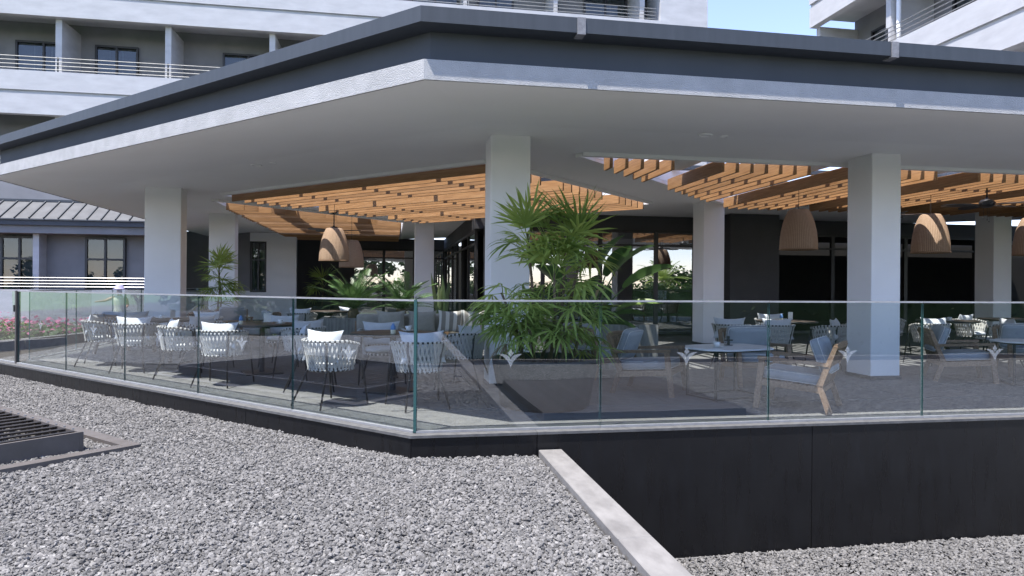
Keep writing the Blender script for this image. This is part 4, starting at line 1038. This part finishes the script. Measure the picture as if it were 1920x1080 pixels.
sago('sago palm with arching dark fronds, left one in the long planter', -.72, 13.45, .56, 26, 1); sago('sago palm with arching dark fronds, right one next to the snake plants', .18, 13.5, .56, 24, 2, .95)
sn = thing('snake_plant', 'upright snake plant blades in front of the slim rear column', 'plant', (.98, 13.5, .56)); rnd = random.Random(8)
for k in range(9):
    mb = MB(); a = rnd.uniform(0, 6.28); strip_leaf(mb, (.09*math.cos(a), .09*math.sin(a), 0), (rnd.uniform(-.22, .22), rnd.uniform(-.2, .2), 1), (0, 1, 0), rnd.uniform(.45, .95), .075, .0, 4, .3); mb.build('blade', 'snake', sn)
# potted palms by the left columns
round_planter('dark pot between the first and second left columns', -3.95, 16.6, .28, .42)
lady_palm('potted palm with spiky fronds between the first and second left columns', -3.95, 16.6, .38, [(0, 0, .05, 0, 1.25, 16, True, 1.1), (.05, .05, .1, -.1, .9, 14, False, 1.1)], 14, 5, low_r=.3, low_h=(.1, .7))
round_planter('dark pot against the charcoal rear wall', -2.5, 25.6, .3, .45)
lady_palm('dim potted palm against the charcoal rear wall', -2.5, 25.6, .40, [(0, 0, .05, 0, 1.0, 12, True, 1.3)], 8, 6, low_r=.3)

# ------------------------------------------------------------------ left garden: flowers, curved kerb, person
def flower_bed(name, label, x0, y0, x1, y1, z, n, mat, size, seed):
    rnd = random.Random(seed); mb = MB()
    for k in range(n):
        p = Vector((rnd.uniform(x0, x1), rnd.uniform(y0, y1), z+rnd.random()**1.5*.34)); nn = Vector((rnd.gauss(0, .6), rnd.gauss(0, .6), 1)).normalized(); a = nn.orthogonal().normalized(); b = nn.cross(a); s = size*rnd.uniform(.6, 1.3)
        mb.v += [tuple(p-a*s-b*s*.6), tuple(p+a*s-b*s*.5), tuple(p+a*s*.7+b*s), tuple(p-a*s*.6+b*s)]; o = len(mb.v)-4; mb.f.append((o, o+1, o+2, o+3))
    o = mb.build(name, mat); tag(o, label, 'flowers' if mat == 'pink' else 'foliage', None, 'stuff')
flower_bed('flower_bed_leaves', 'low green leaves of the flower bed at far left', -20, 18.0, -7.6, 23.6, -.2, 9000, 'leaf_tree', .05, 1)
flower_bed('flower_bed_blooms', 'pink blooms of the flower bed at far left', -20, 18.6, -7.7, 22.6, -.08, 2600, 'pink', .05, 2)
gk = thing('garden_kerb', 'curved pale stone kerb edging the flower bed at far left', 'kerb')
pts = [(-11.0, 13.2), (-9.6, 14.0), (-8.6, 15.0), (-7.9, 16.4), (-7.5, 18.2), (-7.3, 20.2), (-7.2, 22.4)]
for i in range(len(pts)-1):
    mb = MB(); mb.bar((*pts[i], -.12), (*pts[i+1], -.12), .22, .24); mb.build('kerb_stone', 'kerb', gk)
# person in a lavender sun hat walking behind the glass on the far left
pe = thing('person', 'person in lavender sun hat and pale top with an arm stretched out, at far left', 'person', (-6.95, 19.2, -.22), R(200)); pe.scale = (.8, .8, .8)
pv = {'pelvis': (0, 0, .86), 'waist': (0, 0, 1.0), 'chest': (0, .01, 1.22), 'neck': (0, .01, 1.40), 'head': (0, .03, 1.50), 'crown': (0, .03, 1.63),
      'shL': (-.18, 0, 1.34), 'elL': (-.24, .10, 1.10), 'haL': (-.20, .30, 1.04), 'shR': (.18, 0, 1.34), 'elR': (.40, .14, 1.24), 'haR': (.60, .28, 1.22), 'fiR': (.68, .32, 1.21),
      'hipL': (-.10, 0, .84), 'knL': (-.11, .06, .47), 'anL': (-.11, -.06, .08), 'toL': (-.11, .10, .03), 'hipR': (.10, 0, .84), 'knR': (.11, -.02, .47), 'anR': (.12, .10, .08), 'toR': (.12, .26, .03)}
ed = [('pelvis', 'waist'), ('waist', 'chest'), ('chest', 'neck'), ('neck', 'head'), ('head', 'crown'), ('chest', 'shL'), ('shL', 'elL'), ('elL', 'haL'), ('chest', 'shR'), ('shR', 'elR'), ('elR', 'haR'), ('haR', 'fiR'),
      ('pelvis', 'hipL'), ('hipL', 'knL'), ('knL', 'anL'), ('anL', 'toL'), ('pelvis', 'hipR'), ('hipR', 'knR'), ('knR', 'anR'), ('anR', 'toR')]
rad = dict(pelvis=.13, waist=.115, chest=.13, neck=.055, head=.085, crown=.075, shL=.065, elL=.042, haL=.03, shR=.065, elR=.042, haR=.032, fiR=.02, hipL=.085, knL=.058, anL=.038, toL=.035, hipR=.085, knR=.058, anR=.038, toR=.035)
nm = list(pv); me = bpy.data.meshes.new('body'); me.from_pydata([pv[k] for k in nm], [(nm.index(a), nm.index(b)) for a, b in ed], []); me.materials.append(M['skin'])
bo = obj('body', me, pe); md = bo.modifiers.new('skin', 'SKIN')
for k, v in zip(nm, me.skin_vertices[0].data): v.radius = (rad[k], rad[k]); v.use_root = (k == 'pelvis')
bo.modifiers.new('sub', 'SUBSURF').render_levels = 2
mb = MB(); mb.lathe([(.20, .80), (.185, .95), (.165, 1.05), (.185, 1.22), (.175, 1.33), (.09, 1.40), (.07, 1.42)], 18); mb.build('shirt', 'pale_cloth', pe, True)
mb = MB(); mb.lathe([(.24, 1.595), (.23, 1.605), (.125, 1.64), (.12, 1.72), (.08, 1.75), (.001, 1.755)], 20); mb.build('sun_hat', 'lavender', pe, True)

# ------------------------------------------------------------------ trees and palms around the viewpoint (seen in the glass reflections)
def crown_mesh(seed, r_, h, n=2600, leaf=.17):
    rnd = random.Random(seed); mb = MB(); cl = [(Vector((rnd.gauss(0, .5)*r_, rnd.gauss(0, .5)*r_, h*rnd.uniform(.1, .95))), rnd.uniform(.35, .75)*r_*.6) for _ in range(16)]
    for k in range(n):
        c, rr = rnd.choice(cl); d = Vector((rnd.gauss(0, 1), rnd.gauss(0, 1), rnd.gauss(0, 1))).normalized(); p = c + d*rr*rnd.random()**.35
        nn = (d+Vector((rnd.gauss(0, .5), rnd.gauss(0, .5), rnd.gauss(0, .5)))).normalized(); a = nn.orthogonal().normalized(); b = nn.cross(a); s = leaf*rnd.uniform(.6, 1.4)
        o = len(mb.v); mb.v += [tuple(p-a*s), tuple(p-b*s*.6), tuple(p+a*s), tuple(p+b*s*.6)]; mb.f.append((o, o+1, o+2, o+3))
    return mb.mesh('crown', 'leaf_tree')
def trunk_mesh(h): mb = MB(); mb.tube([(0, 0, 0), (.05, .03, h*.5), (0, 0, h), (.2, .1, h*1.5)], [.22, .17, .13, .05], 8); mb.tube([(0, 0, h*.8), (-.6, .3, h*1.4)], [.1, .03], 6); mb.tube([(0, 0, h*.85), (.3, -.7, h*1.45)], [.09, .03], 6); return mb.mesh('trunk', 'cane', True)
CR = [crown_mesh(i, 2.6, 4.2) for i in range(3)]; TM = trunk_mesh(2.0)
tr0 = [(-24, 10), (-26, 3), (-22, -5), (-30, 18), (-18, -13), (-11, -17), (-4, -21), (6, -24), (14, -22), (24, -20), (33, -14), (-34, 10)]
where = ['behind the viewpoint on the far left', 'left of the viewpoint', 'left of and behind the viewpoint', 'far left beyond the gravel deck', 'behind left, fifth in the row', 'behind left, sixth in the row', 'straight behind, left one', 'straight behind, right one', 'behind right, nearest', 'behind right, second', 'behind right, farthest', 'farthest left of all trees']
for i, (x, y) in enumerate(tr0):
    t = thing('tree', 'bushy green tree ' + where[i], 'tree', (x, y, -1.45), i*1.1, 'trees reflected in the glass'); obj('trunk', TM, t); o = obj('crown', CR[i % 3], t, (0, 0, 1.2)); s = (.8+.12*(i % 4))*(1.75 if i in (5, 6, 7) else 1.0); t.scale = (s, s, s*.8)
def added_hedge(label, x0, y0, x1, y1, h, n, seed):  # unseen greenery added to keep the sunlit lawn out of the glass reflections
    rnd = random.Random(seed); t = thing('added_hedge', label, 'added_hedge', ((x0+x1)/2, (y0+y1)/2, -1.45), 0, 'added leafy screens'); lx, ly = (x1-x0)/2, (y1-y0)/2
    mb = MB(); mb.box(-lx+.15, -ly+.15, 0, lx-.15, ly-.15, h-.15); mb.build('inner_mass', 'leaf_tree', t)
    mb = MB()
    for k in range(n):
        p = Vector((rnd.uniform(-lx, lx), rnd.uniform(-ly, ly), h*rnd.random())); f = rnd.random()
        if f < .34: p.y = rnd.choice((-1, 1))*ly*rnd.uniform(.86, 1.05)
        elif f < .67: p.x = rnd.choice((-1, 1))*lx*rnd.uniform(.86, 1.05)
        else: p.z = h*rnd.uniform(.9, 1.06)
        nn = Vector((rnd.gauss(0, 1), rnd.gauss(0, 1), rnd.gauss(0, 1))).normalized(); a = nn.orthogonal().normalized(); b = nn.cross(a); q = .11*rnd.uniform(.6, 1.4)
        o = len(mb.v); mb.v += [tuple(p-a*q), tuple(p-b*q*.6), tuple(p+a*q), tuple(p+b*q*.6)]; mb.f.append((o, o+1, o+2, o+3))
    mb.build('foliage', 'leaf_tree', t)
added_hedge('long added leafy screen hiding the bright lawn from reflections, behind the lower gravel', -16, -11.4, 27, -10.0, 2.75, 7000, 1)
added_hedge('added leafy screen hiding the bright lawn from reflections, left of the gravel deck', -17.2, -9.6, -15.6, 9.5, 2.6, 4500, 2)
DP = [pinnate(60+i, 2.3, 34, .42, .035, 1.1) for i in range(2)]
def date_palm(label, x, y, h, seed):
    rnd = random.Random(seed); t = thing('date_palm', label, 'palm', (x, y, -1.45), 0, 'date palms reflected in the glass')
    mb = MB(); mb.tube([(0, 0, 0), (.06, 0, h*.5), (0, 0, h)], [.3, .24, .26], 12); mb.build('trunk', 'cane', t, True)
    for k in range(34): put(rnd.choice(DP), 'frond', t, (0, 0, h), k*2.4, R(-25+100*(k/34)+rnd.uniform(-8, 8)), rnd.uniform(-.3, .3), rnd.uniform(.8, 1.05))
date_palm('date palm behind the viewpoint reflected in the restaurant window', 7.2, -12.5, 2.7, 1)
date_palm('date palm far behind the viewpoint on the left', -7.5, -14, 3.2, 2)
date_palm('date palm far behind the viewpoint on the right', 19, -13, 3.0, 3)
bad = [k for k, n in LABELS.items() if n > 1]
if bad: print('SHARED LABELS', bad)
